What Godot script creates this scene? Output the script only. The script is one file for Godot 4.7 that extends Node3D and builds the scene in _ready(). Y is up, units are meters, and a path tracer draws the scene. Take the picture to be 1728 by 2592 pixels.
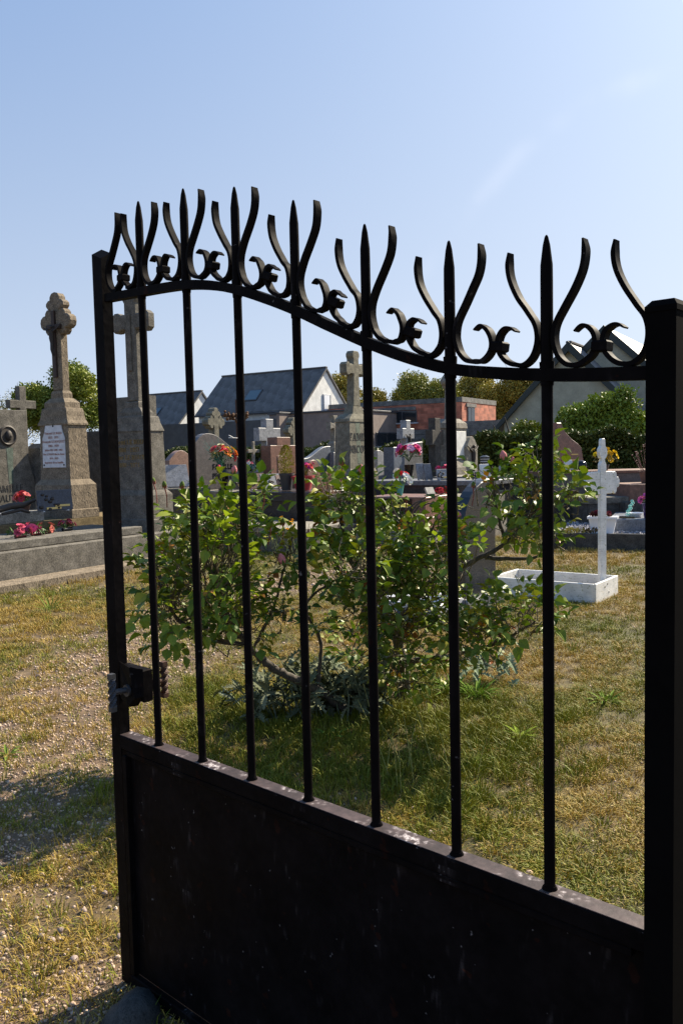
extends Node3D
# A village cemetery seen through its half-open iron gate, spring, strong sun from the side and slightly behind.

# ---------------------------------------------------------------- mesh builder
class MB:
	var v := PackedVector3Array()
	var n := PackedVector3Array()
	var c := PackedColorArray()
	var use_c := false
	var col := Color(1, 1, 1)
	var xf := Transform3D()
	func tri(a: Vector3, b: Vector3, d: Vector3) -> void:
		var nn := (b - a).cross(d - a)
		if nn.length_squared() < 1e-18:
			return
		nn = (xf.basis * nn).normalized()
		v.append(xf * a); v.append(xf * d); v.append(xf * b)
		n.append(nn); n.append(nn); n.append(nn)
		if use_c:
			c.append(col); c.append(col); c.append(col)
	func quad(a: Vector3, b: Vector3, d: Vector3, e: Vector3) -> void:
		tri(a, b, d); tri(a, d, e)
	func trin(a: Vector3, b: Vector3, d: Vector3, na: Vector3, nb: Vector3, nd: Vector3) -> void:
		v.append(xf * a); v.append(xf * d); v.append(xf * b)
		n.append((xf.basis * na).normalized()); n.append((xf.basis * nd).normalized()); n.append((xf.basis * nb).normalized())
		if use_c:
			c.append(col); c.append(col); c.append(col)
	func box(ce: Vector3, s: Vector3, bev := 0.004) -> void:
		var h := s * 0.5
		var b: float = min(bev, min(h.x, min(h.y, h.z)) * 0.45)
		loft([[h.x - b, h.z - b, -h.y], [h.x, h.z, -h.y + b], [h.x, h.z, h.y - b], [h.x - b, h.z - b, h.y]], ce)
	# stacked rectangles [half x, half z, y] with optional offsets
	func loft(r: Array, ce := Vector3.ZERO) -> void:
		var last := []
		for k in r.size():
			var q = r[k]
			var ring := [ce + Vector3(-q[0], q[2], q[1]), ce + Vector3(q[0], q[2], q[1]), ce + Vector3(q[0], q[2], -q[1]), ce + Vector3(-q[0], q[2], -q[1])]
			if k == 0:
				quad(ring[3], ring[2], ring[1], ring[0])
			else:
				for i in 4:
					var j := (i + 1) % 4
					quad(last[i], last[j], ring[j], ring[i])
			last = ring
		quad(last[0], last[1], last[2], last[3])
	# polygon in xy (counter-clockwise), extruded z0..z1, with a chamfer
	func prism(poly: PackedVector2Array, z0: float, z1: float, bev := 0.004) -> void:
		var m := poly.size()
		var ins := PackedVector2Array()
		for i in m:
			var p := poly[i]; var a := poly[(i + m - 1) % m]; var b := poly[(i + 1) % m]
			var d1 := (p - a).normalized(); var d2 := (b - p).normalized()
			var n1 := Vector2(-d1.y, d1.x); var n2 := Vector2(-d2.y, d2.x)
			var mm := n1 + n2
			var l := mm.length_squared()
			ins.append(p + (mm * (2.0 / max(l, 0.6))) * bev if l > 1e-6 else p)
		var idx := Geometry2D.triangulate_polygon(ins)
		for k in range(0, idx.size(), 3):
			var a := ins[idx[k]]; var b := ins[idx[k + 1]]; var d := ins[idx[k + 2]]
			if (b - a).cross(d - a) < 0.0:
				var t := b
				b = d; d = t
			tri(Vector3(a.x, a.y, z1), Vector3(b.x, b.y, z1), Vector3(d.x, d.y, z1))
			tri(Vector3(a.x, a.y, z0), Vector3(d.x, d.y, z0), Vector3(b.x, b.y, z0))
		for i in m:
			var j := (i + 1) % m
			var a := poly[i]; var b := poly[j]; var ia := ins[i]; var ib := ins[j]
			quad(Vector3(a.x, a.y, z0 + bev), Vector3(b.x, b.y, z0 + bev), Vector3(b.x, b.y, z1 - bev), Vector3(a.x, a.y, z1 - bev))
			quad(Vector3(a.x, a.y, z1 - bev), Vector3(b.x, b.y, z1 - bev), Vector3(ib.x, ib.y, z1), Vector3(ia.x, ia.y, z1))
			quad(Vector3(ia.x, ia.y, z0), Vector3(ib.x, ib.y, z0), Vector3(b.x, b.y, z0 + bev), Vector3(a.x, a.y, z0 + bev))
	func lathe(prof: Array, seg := 18, ce := Vector3.ZERO) -> void:
		for k in prof.size() - 1:
			var p: Vector2 = prof[k]; var q: Vector2 = prof[k + 1]
			var t := (q - p).normalized()
			for i in seg:
				var a0 := TAU * i / seg; var a1 := TAU * (i + 1) / seg
				var d0 := Vector3(cos(a0), 0, -sin(a0)); var d1 := Vector3(cos(a1), 0, -sin(a1))
				var A := ce + d0 * p.x + Vector3(0, p.y, 0); var B := ce + d1 * p.x + Vector3(0, p.y, 0)
				var C := ce + d1 * q.x + Vector3(0, q.y, 0); var D := ce + d0 * q.x + Vector3(0, q.y, 0)
				var n0 := d0 * t.y - Vector3(0, t.x, 0); var n1 := d1 * t.y - Vector3(0, t.x, 0)
				if p.x > 1e-5:
					trin(A, B, C, n0, n1, n1)
				if q.x > 1e-5:
					trin(A, C, D, n0, n1, n0)
	func tube(pts: Array, rad: Array, seg := 6, caps := true) -> void:
		var last := []; var lastn := []
		var side := Vector3(0.31, 0.2, 0.93)
		for k in pts.size():
			var p: Vector3 = pts[k]
			var d: Vector3
			if k == 0: d = pts[1] - p
			elif k == pts.size() - 1: d = p - pts[k - 1]
			else: d = pts[k + 1] - pts[k - 1]
			d = d.normalized()
			var x := side - d * side.dot(d)
			if x.length() < 0.05: x = d.cross(Vector3(1, 0.3, 0.1))
			x = x.normalized(); side = x
			var y := d.cross(x)
			var ring := []; var rn := []
			for i in seg:
				var a := TAU * i / seg
				var o := x * cos(a) + y * sin(a)
				rn.append(o); ring.append(p + o * rad[k])
			if k > 0:
				for i in seg:
					var j := (i + 1) % seg
					trin(last[i], last[j], ring[j], lastn[i], lastn[j], rn[j])
					trin(last[i], ring[j], ring[i], lastn[i], rn[j], rn[i])
			if caps and k == 0:
				for i in range(1, seg - 1): tri(ring[0], ring[i + 1], ring[i])
			if caps and k == pts.size() - 1:
				for i in range(1, seg - 1): tri(ring[0], ring[i], ring[i + 1])
			last = ring; lastn = rn
	func ball(ce: Vector3, r: Vector3, seg := 10, rings := 6) -> void:
		for k in rings:
			var t0 := PI * k / rings - PI / 2; var t1 := PI * (k + 1) / rings - PI / 2
			for i in seg:
				var a0 := TAU * i / seg; var a1 := TAU * (i + 1) / seg
				var A := Vector3(cos(a0) * cos(t0), sin(t0), -sin(a0) * cos(t0)); var B := Vector3(cos(a1) * cos(t0), sin(t0), -sin(a1) * cos(t0))
				var C := Vector3(cos(a1) * cos(t1), sin(t1), -sin(a1) * cos(t1)); var D := Vector3(cos(a0) * cos(t1), sin(t1), -sin(a0) * cos(t1))
				if k > 0: trin(ce + A * r, ce + B * r, ce + C * r, A / r, B / r, C / r)
				if k < rings - 1: trin(ce + A * r, ce + C * r, ce + D * r, A / r, C / r, D / r)
	func mesh() -> ArrayMesh:
		var a := []
		a.resize(Mesh.ARRAY_MAX)
		a[Mesh.ARRAY_VERTEX] = v
		a[Mesh.ARRAY_NORMAL] = n
		if use_c: a[Mesh.ARRAY_COLOR] = c
		var m := ArrayMesh.new()
		if v.size() > 0: m.add_surface_from_arrays(Mesh.PRIMITIVE_TRIANGLES, a)
		return m

# ---------------------------------------------------------------- scene helpers
var M := {}
var T := {}
var taken := {}
var rng := RandomNumberGenerator.new()

func numbered(s: String) -> String:
	if not taken.has(s):
		taken[s] = 0
		return s
	taken[s] += 1
	return "%s_%03d" % [s, taken[s]]

func thing(called: String, label: String, category: String, at := Vector3.ZERO, deg := 0.0, group := "") -> Node3D:
	var o := Node3D.new()
	o.name = numbered(called)
	add_child(o)
	o.position = at
	o.rotation.y = deg_to_rad(deg)
	tag(o, label, category, group)
	return o

func tag(o: Node, label: String, category: String, group := "") -> void:
	o.set_meta("label", label)
	o.set_meta("category", category)
	if group != "": o.set_meta("group", group)

func part(parent: Node, called: String, b, m: Material, at := Vector3.ZERO, rot := Vector3.ZERO) -> MeshInstance3D:
	var o := MeshInstance3D.new()
	o.name = called
	o.mesh = b.mesh() if b is MB else b
	o.material_override = m
	o.position = at
	o.rotation_degrees = rot
	parent.add_child(o, true)
	return o

func struct(called: String, b, m: Material) -> MeshInstance3D:
	var o := part(self, called, b, m)
	o.set_meta("kind", "structure")
	return o

func bx(parent: Node, called: String, ce: Vector3, s: Vector3, m: Material, bev := 0.004, rot := Vector3.ZERO) -> MeshInstance3D:
	var b := MB.new()
	b.box(Vector3.ZERO, s, bev)
	return part(parent, called, b, m, ce, rot)

func lf(parent: Node, called: String, r: Array, m: Material, at := Vector3.ZERO) -> MeshInstance3D:
	var b := MB.new()
	b.loft(r)
	return part(parent, called, b, m, at)

func many(parent: Node, called: String, mesh: Mesh, m: Material, xs: Array, cs: Array) -> MultiMeshInstance3D:
	var mm := MultiMesh.new()
	mm.transform_format = MultiMesh.TRANSFORM_3D
	mm.use_colors = true
	mm.mesh = mesh
	mm.instance_count = xs.size()
	for i in xs.size():
		mm.set_instance_transform(i, xs[i])
		mm.set_instance_color(i, cs[i])
	var o := MultiMeshInstance3D.new()
	o.name = called
	o.multimesh = mm
	o.material_override = m
	parent.add_child(o, true)
	o.set_meta("kind", "stuff")
	return o

func lin(r: float, g: float, b: float) -> Color:
	return Color(r, g, b).linear_to_srgb()

func rv(a := 1.0) -> Vector3:
	return Vector3(rng.randf_range(-a, a), rng.randf_range(-a, a), rng.randf_range(-a, a))

# ---------------------------------------------------------------- textures
func nz(size: int, freq: float, seed_: int, oct := 4, kind := FastNoiseLite.TYPE_SIMPLEX_SMOOTH) -> PackedByteArray:
	var f := FastNoiseLite.new()
	f.seed = seed_
	f.noise_type = kind
	f.frequency = freq
	f.fractal_octaves = oct
	var im := f.get_seamless_image(size, size, false, false, 0.15, false)
	im.convert(Image.FORMAT_L8)
	return im.get_data()

func tex(size: int, px: PackedByteArray) -> ImageTexture:
	var im := Image.create_from_data(size, size, false, Image.FORMAT_RGB8, px)
	im.generate_mipmaps()
	return ImageTexture.create_from_image(im)

func bump(size: int, l: PackedByteArray, k: float) -> ImageTexture:
	var im := Image.create_from_data(size, size, false, Image.FORMAT_L8, l)
	im.convert(Image.FORMAT_RGBA8)
	im.bump_map_to_normal_map(k)
	im.generate_mipmaps()
	return ImageTexture.create_from_image(im)

func make_textures() -> void:
	var S := 512
	var a := nz(S, 0.008, 11, 5)
	var b := nz(S, 0.05, 12, 4)
	var d := nz(S, 0.02, 13, 3)
	var w := PackedByteArray(); w.resize(S * S)
	for i in S * S: w[i] = rng.randi() & 255
	# granite: grains
	var p := PackedByteArray(); p.resize(S * S * 3)
	for i in S * S:
		var g := 0.80 + (w[i] - 128) / 128.0 * 0.16 + (b[i] - 128) / 128.0 * 0.14
		if w[i] > 246: g = 1.0
		if w[i] < 14: g = 0.45
		g = clampf(g, 0.0, 1.0) * 255.0
		p[i * 3] = int(g); p[i * 3 + 1] = int(g); p[i * 3 + 2] = int(g)
	T.granite = tex(S, p)
	# weathered stone: blotches, pits, lichen
	var pit := nz(S, 0.09, 15, 2)
	var li := nz(S, 0.03, 16, 3)
	var hgt := PackedByteArray(); hgt.resize(S * S)
	for i in S * S:
		var g := 0.72 + (a[i] - 128) / 128.0 * 0.18 + (b[i] - 128) / 128.0 * 0.16 + (w[i] - 128) / 128.0 * 0.20
		var r := g; var gg := g * 0.985; var bb := g * 0.95
		if pit[i] > 198:
			r *= 0.42; gg *= 0.42; bb *= 0.43
		if li[i] > 186:
			var t := clampf((li[i] - 186) / 24.0, 0.0, 1.0) * 0.6
			r = lerpf(r, 1.0, t); gg = lerpf(gg, 0.98, t); bb = lerpf(bb, 0.86, t)
		p[i * 3] = int(clampf(r, 0, 1) * 255); p[i * 3 + 1] = int(clampf(gg, 0, 1) * 255); p[i * 3 + 2] = int(clampf(bb, 0, 1) * 255)
		hgt[i] = int(clampf(128 + (b[i] - 128) * 0.5 + (w[i] - 128) * 0.25 - (60 if pit[i] > 198 else 0), 0, 255))
	T.stone = tex(S, p)
	T.stone_n = bump(S, hgt, 2.0)
	# soft mottling for render, plaster and painted boards
	for i in S * S:
		var g := 0.93 + (a[i] - 128) / 128.0 * 0.10 + (b[i] - 128) / 128.0 * 0.05
		g = clampf(g, 0, 1) * 255
		p[i * 3] = int(g); p[i * 3 + 1] = int(g); p[i * 3 + 2] = int(g * 0.985)
	T.plaster = tex(S, p)
	# old black-brown gate paint with chips and bird lime
	var st := nz(S, 0.06, 21, 3)
	var ms := nz(S, 0.012, 22, 3)
	for i in S * S:
		var br := 19.0 + (a[i] - 128) * 0.06 + (b[i] - 128) * 0.03
		var r := br * 1.06; var gg := br * 0.92; var bb := br * 0.92
		# dried splashes and rubbed places, drawn out downwards
		var yy: int = i / S
		var k: int = ((yy / 4) % S) * S + (i % S)
		var sm2 := clampf((st[k] - 160.0) / 60.0, 0, 1) * clampf((ms[i] - 128.0) / 60.0, 0, 1)
		r = lerpf(r, 120, sm2 * 0.35); gg = lerpf(gg, 112, sm2 * 0.35); bb = lerpf(bb, 110, sm2 * 0.35)
		if st[i] > 208 and ms[i] > 150:
			r = 110; gg = 106; bb = 104
		elif d[i] > 196:
			r *= 1.7; gg *= 1.2; bb *= 1.0
		p[i * 3] = int(clampf(r, 0, 255)); p[i * 3 + 1] = int(clampf(gg, 0, 255)); p[i * 3 + 2] = int(clampf(bb, 0, 255))
	T.iron = tex(S, p)
	# the same paint on edges rubbed and limed by birds
	for i in S * S:
		var br := 60.0 + (a[i] - 128) * 0.14 + (b[i] - 128) * 0.10
		var r := br * 1.10; var gg := br * 0.92; var bb := br * 0.90
		var t := clampf((ms[i] - 132.0) / 40.0, 0, 1) * clampf((st[i] - 110.0) / 70.0, 0, 1)
		if w[i] < 70: t *= 0.3
		r = lerpf(r, 190, t); gg = lerpf(gg, 182, t); bb = lerpf(bb, 180, t)
		p[i * 3] = int(clampf(r, 0, 255)); p[i * 3 + 1] = int(clampf(gg, 0, 255)); p[i * 3 + 2] = int(clampf(bb, 0, 255))
	T.iron_worn = tex(S, p)
	T.iron_n = bump(S, b, 1.2)
	# slate courses far away
	for i in S * S:
		var y: int = i / S
		var row: int = y / 16
		var x: int = (i % S + (row % 2) * 16) / 32
		var h := ((row * 73 + x * 151) * 2654435 >> 5) & 255
		var g := 0.78 + h / 255.0 * 0.22 + (b[i] - 128) / 128.0 * 0.05
		if y % 16 == 0: g *= 0.7
		g = clampf(g, 0, 1) * 255
		p[i * 3] = int(g); p[i * 3 + 1] = int(g); p[i * 3 + 2] = int(g)
	T.slate = tex(S, p)
	# hollow clay blocks far away
	for i in S * S:
		var y: int = i / S
		var row: int = y / 32
		var x: int = (i % S + (row % 2) * 40) / 80
		var h := ((row * 97 + x * 389) * 2654435 >> 6) & 255
		var g := 0.74 + h / 255.0 * 0.22 + (a[i] - 128) / 128.0 * 0.16
		var r := g; var gg := g; var bb := g
		if y % 32 < 2:
			r *= 0.88; gg *= 1.05; bb *= 1.1
		p[i * 3] = int(clampf(r, 0, 1) * 255); p[i * 3 + 1] = int(clampf(gg, 0, 1) * 255); p[i * 3 + 2] = int(clampf(bb, 0, 1) * 255)
	T.block = tex(S, p)
	# brush-painted boards: faint grain, hairline chips, grey weathering
	for i in S * S:
		var xx: int = i % S
		var yy: int = i / S
		var k: int = ((yy * 3) % S) * S + (xx / 5)
		var g := 0.95 + (b[k] - 128) / 128.0 * 0.07 + (a[i] - 128) / 128.0 * 0.10
		var r := g; var gg := g; var bb := g * 0.985
		if st[k] > 196 and d[i] > 140:
			r = 0.50; gg = 0.45; bb = 0.40
		if li[i] > 190:
			r *= 0.80; gg *= 0.82; bb *= 0.72
		p[i * 3] = int(clampf(r, 0, 1) * 255); p[i * 3 + 1] = int(clampf(gg, 0, 1) * 255); p[i * 3 + 2] = int(clampf(bb, 0, 1) * 255)
	T.boards = tex(S, p)
	# bark
	for i in S * S:
		var y: int = i / S
		var xx: int = i % S
		var k: int = ((y / 6) % S) * S + (xx * 2) % S
		var g := clampf(0.62 + (b[k] - 128) / 128.0 * 0.55 + (w[i] - 128) / 128.0 * 0.08, 0, 1) * 255
		p[i * 3] = int(g); p[i * 3 + 1] = int(g); p[i * 3 + 2] = int(g)
	T.bark = tex(S, p)

func mat(base: Color, rough := 0.8, t: Texture2D = null, scale := 1.0, nt: Texture2D = null, ns := 0.6, spec := 0.5) -> StandardMaterial3D:
	var m := StandardMaterial3D.new()
	m.albedo_color = base
	m.roughness = rough
	m.metallic_specular = spec
	if t:
		m.albedo_texture = t
		m.uv1_triplanar = true
		m.uv1_scale = Vector3.ONE * scale
	if nt:
		m.normal_enabled = true
		m.normal_texture = nt
		m.normal_scale = ns
		m.uv1_triplanar = true
		m.uv1_scale = Vector3.ONE * scale
	return m

func leafmat(rough := 0.45, back := Color(0.25, 0.35, 0.04), spec := 0.5) -> StandardMaterial3D:
	var m := StandardMaterial3D.new()
	m.albedo_color = Color(1, 1, 1)
	m.vertex_color_use_as_albedo = true
	m.roughness = rough
	m.metallic_specular = spec
	m.backlight_enabled = true
	m.backlight = back
	m.cull_mode = BaseMaterial3D.CULL_DISABLED
	return m

func stone(r: float, g: float, b: float, scale := 2.2) -> StandardMaterial3D:
	return mat(lin(r, g, b), 0.9, T.stone, scale, T.stone_n, 0.7, 0.3)

func granite(r: float, g: float, b: float, rough := 0.3) -> StandardMaterial3D:
	return mat(lin(r, g, b), rough, T.granite, 0.4)

func make_materials() -> void:
	M.iron = mat(Color(1, 1, 1), 0.55, T.iron, 1.6, T.iron_n, 0.35, 0.1)
	M.iron_worn = mat(Color(1, 1, 1), 0.55, T.iron_worn, 2.2, T.iron_n, 0.35, 0.35)
	M.black = mat(lin(0.005, 0.0045, 0.0045), 0.85, T.plaster, 2.0, null, 0.6, 0.1)
	M.steel = mat(lin(0.07, 0.07, 0.075), 0.5)
	M.steel.metallic = 0.5
	M.rust = mat(lin(0.13, 0.05, 0.022), 0.75, T.stone, 9.0)
	M.warm = mat(lin(0.33, 0.265, 0.19), 0.9, T.granite, 0.3, T.stone_n, 0.7, 0.3)        # brownish granite of the tall cross
	M.grey = stone(0.30, 0.283, 0.258, 1.6)      # concrete
	M.pale = stone(0.50, 0.47, 0.42)
	M.dark = stone(0.15, 0.145, 0.14)
	M.ochre = stone(0.36, 0.28, 0.16)
	M.lich = stone(0.40, 0.38, 0.31)
	M.marble = mat(lin(0.66, 0.63, 0.58), 0.5, T.stone, 0.7)
	M.white_slab = mat(lin(0.72, 0.72, 0.74), 0.35, T.granite, 1.0)
	M.g_grey = granite(0.24, 0.245, 0.26, 0.45)
	M.g_light = granite(0.42, 0.43, 0.45, 0.5)
	M.g_blue = granite(0.20, 0.225, 0.27, 0.4)
	M.g_dark = granite(0.055, 0.057, 0.064, 0.25)
	M.g_navy = granite(0.045, 0.055, 0.085, 0.25)
	M.g_red = granite(0.30, 0.15, 0.105, 0.45)
	M.g_pink = granite(0.40, 0.24, 0.18, 0.45)
	M.g_brown = granite(0.165, 0.145, 0.135, 0.35)
	M.g_black = granite(0.012, 0.012, 0.013, 0.15)
	M.bronze = mat(lin(0.04, 0.032, 0.026), 0.65); M.bronze.metallic = 0.25
	M.gold = mat(lin(0.55, 0.40, 0.14), 0.4); M.gold.metallic = 0.5
	M.white = mat(lin(0.80, 0.79, 0.77), 0.6, T.plaster, 1.5)
	M.white_wood = mat(lin(0.88, 0.86, 0.83), 0.55, T.boards, 2.0)
	M.plastic_w = mat(lin(0.78, 0.79, 0.82), 0.35)
	M.red_pot = mat(lin(0.42, 0.03, 0.035), 0.4)
	M.purple_pot = mat(lin(0.06, 0.025, 0.12), 0.4)
	M.grey_pot = mat(lin(0.035, 0.037, 0.042), 0.5)
	M.clay = mat(lin(0.36, 0.20, 0.15), 0.8, T.stone, 3.0)
	M.soil = mat(lin(0.09, 0.06, 0.04), 0.95, T.stone, 4.0)
	M.render_w = mat(lin(0.80, 0.79, 0.78), 0.85, T.plaster, 0.4)
	M.render_g = mat(lin(0.11, 0.112, 0.12), 0.85, T.plaster, 0.4)
	M.render_b = mat(lin(0.30, 0.235, 0.205), 0.85, T.plaster, 0.4)
	M.render_s = mat(lin(0.45, 0.43, 0.33), 0.9, T.plaster, 0.4)
	M.slate = mat(lin(0.20, 0.19, 0.18), 0.85, T.slate, 0.45, null, 0.6, 0.2)
	M.slate_l = mat(lin(0.24, 0.23, 0.235), 0.45, T.slate, 0.45)
	M.brick = mat(lin(0.62, 0.21, 0.125), 0.9, T.block, 0.35)
	M.concrete = mat(lin(0.34, 0.335, 0.33), 0.9, T.stone, 0.5)
	M.wood = mat(lin(0.46, 0.31, 0.15), 0.8, T.bark, 0.8)
	M.glass = mat(lin(0.02, 0.025, 0.03), 0.08)
	M.glass_g = mat(lin(0.10, 0.14, 0.15), 0.1)
	M.alu = mat(lin(0.06, 0.06, 0.065), 0.5)
	M.zinc = mat(lin(0.5, 0.5, 0.52), 0.45)
	M.bark = mat(lin(0.20, 0.165, 0.125), 0.9, T.bark, 6.0, T.stone_n, 0.8)
	M.twig = mat(lin(0.12, 0.095, 0.05), 0.8)
	M.redstem = mat(lin(0.22, 0.05, 0.03), 0.6)
	M.trunk = mat(lin(0.11, 0.09, 0.07), 0.95, T.bark, 0.8)
	M.leaf = leafmat(0.46, Color(0.45, 0.52, 0.08), 0.28)
	M.silver = leafmat(0.85, Color(0.12, 0.14, 0.09), 0.3)
	M.tree = leafmat(0.55, Color(0.3, 0.36, 0.06), 0.35)
	M.grass = leafmat(0.6, Color(0.36, 0.32, 0.08), 0.35)
	M.petal = leafmat(0.5, Color(0.3, 0.2, 0.2), 0.4)
	M.pebble = StandardMaterial3D.new()
	M.pebble.vertex_color_use_as_albedo = true
	M.pebble.roughness = 0.8
	var cg := StandardMaterial3D.new()
	cg.albedo_color = Color(0.62, 0.9, 0.85, 0.35)
	cg.transparency = BaseMaterial3D.TRANSPARENCY_ALPHA
	cg.roughness = 0.05
	M.clear = cg

# ---------------------------------------------------------------- main
const GRID := 56.0      # graves face this way
const HG := 58.5        # houses and the raised family tombs
const EYE := Vector3(0, 1.12, 0)

func _ready() -> void:
	rng.seed = 20240421
	setup_view()
	make_textures()
	make_materials()
	ground()
	houses()
	trees()
	gate()
	left_graves()
	centre_graves()
	right_graves()
	rose()
	plants()

# clear spring sky: blue overhead, pale towards the horizon, hazy aureole round the sun, one old contrail
func clear_sky(to_sun: Vector3) -> ImageTexture:
	var W := 1024
	var H := 512
	var px := PackedFloat32Array()
	px.resize(W * H * 3)
	var zen := Vector3(0.014, 0.091, 0.252)
	var hor := Vector3(0.288, 0.334, 0.398)
	var haze := Vector3(0.60, 0.59, 0.55)
	var gnd := Vector3(0.10, 0.09, 0.06)
	var nf := FastNoiseLite.new()
	nf.seed = 31
	nf.frequency = 0.02
	var trail := [Vector2(2.0, 5.5), Vector2(4.5, 9.3), Vector2(7.5, 14.2), Vector2(10.2, 16.9), Vector2(12.7, 19.3), Vector2(17.0, 21.2), Vector2(22.3, 22.9), Vector2(32.0, 25.5)]
	for y in H:
		var el := PI / 2 - (y + 0.5) / H * PI
		var sy := sin(el)
		var base := gnd
		if sy > 0.0:
			base = zen + (hor - zen) * pow(1.0 - sy, 2.0)
		for x in W:
			var c := base
			if sy > 0.0:
				var az := wrapf((x + 0.5) / W * TAU, -PI, PI)
				var d := Vector3(sin(az) * cos(el), sy, -cos(az) * cos(el))
				var an := acos(clampf(d.dot(to_sun), -1, 1))
				c += haze * exp(-an / 0.42)
				var q := Vector2(rad_to_deg(az), rad_to_deg(el))
				if q.x > -2.0 and q.x < 36.0 and q.y > 3.0 and q.y < 29.0:
					var best := 99.0
					for k in trail.size() - 1:
						best = minf(best, Geometry2D.get_closest_point_to_segment(q, trail[k], trail[k + 1]).distance_to(q))
					var f := clampf(0.5 + nf.get_noise_2d(x * 3.0, y * 3.0) * 1.3, 0, 1)
					c += Vector3(0.030, 0.024, 0.018) * f * f * exp(-best * best / 0.28)
			var i := (y * W + x) * 3
			px[i] = c.x; px[i + 1] = c.y; px[i + 2] = c.z
	return ImageTexture.create_from_image(Image.create_from_data(W, H, false, Image.FORMAT_RGBF, px.to_byte_array()))

func setup_view() -> void:
	var cam := Camera3D.new()
	cam.name = "camera"
	cam.fov = 63.52
	cam.near = 0.05
	cam.far = 600.0
	add_child(cam)
	cam.position = EYE
	cam.basis = Basis(Vector3.RIGHT, deg_to_rad(-3.9)) * Basis(Vector3.BACK, deg_to_rad(-1.27))
	cam.current = true
	var sun := DirectionalLight3D.new()
	sun.name = "sun"
	sun.light_energy = 1.6
	sun.light_color = Color(1.0, 0.95, 0.86)
	sun.light_angular_distance = 0.53
	sun.shadow_enabled = true
	add_child(sun)
	var el := deg_to_rad(37.0)
	var to_sun := Vector3(0.745 * cos(el), sin(el), -0.667 * cos(el)).normalized()
	sun.look_at_from_position(to_sun * 50.0, Vector3.ZERO, Vector3.UP)
	var env := Environment.new()
	env.background_mode = Environment.BG_SKY
	var sm := PanoramaSkyMaterial.new()
	sm.panorama = clear_sky(to_sun)
	sm.filter = true
	var sky := Sky.new()
	sky.sky_material = sm
	env.sky = sky
	env.tonemap_mode = Environment.TONE_MAPPER_LINEAR
	env.tonemap_exposure = 2.2
	env.sdfgi_enabled = true
	env.ssao_enabled = true
	env.ssil_enabled = true
	var we := WorldEnvironment.new()
	we.name = "world_environment"
	we.environment = env
	add_child(we)

# ---------------------------------------------------------------- ground, grass, gravel
var f_patch := FastNoiseLite.new()
var f_green := FastNoiseLite.new()

func ground_h(x: float, z: float) -> float:
	return f_patch.get_noise_2d(x * 30.0, z * 30.0) * 0.012

func gravelly(x: float, z: float) -> float:
	# how stony the ground is: a worn path from the gate past the rose towards the graves
	var pts := [Vector2(-0.95, -0.6), Vector2(-1.05, -2.2), Vector2(-1.25, -3.6), Vector2(-1.25, -5.0), Vector2(-0.75, -6.4), Vector2(-0.2, -7.6), Vector2(0.8, -8.6)]
	var best := 9.0
	for i in pts.size() - 1:
		best = min(best, Geometry2D.get_closest_point_to_segment(Vector2(x, z), pts[i], pts[i + 1]).distance_to(Vector2(x, z)))
	var g := clampf(1.25 - best / 0.75, 0.0, 1.0)
	g += f_patch.get_noise_2d(x * 40.0, z * 40.0) * 0.75
	if z > -1.95 and x < -0.2: g += (z + 1.95) * 3.0
	return clampf(g, 0.0, 1.0)

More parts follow.
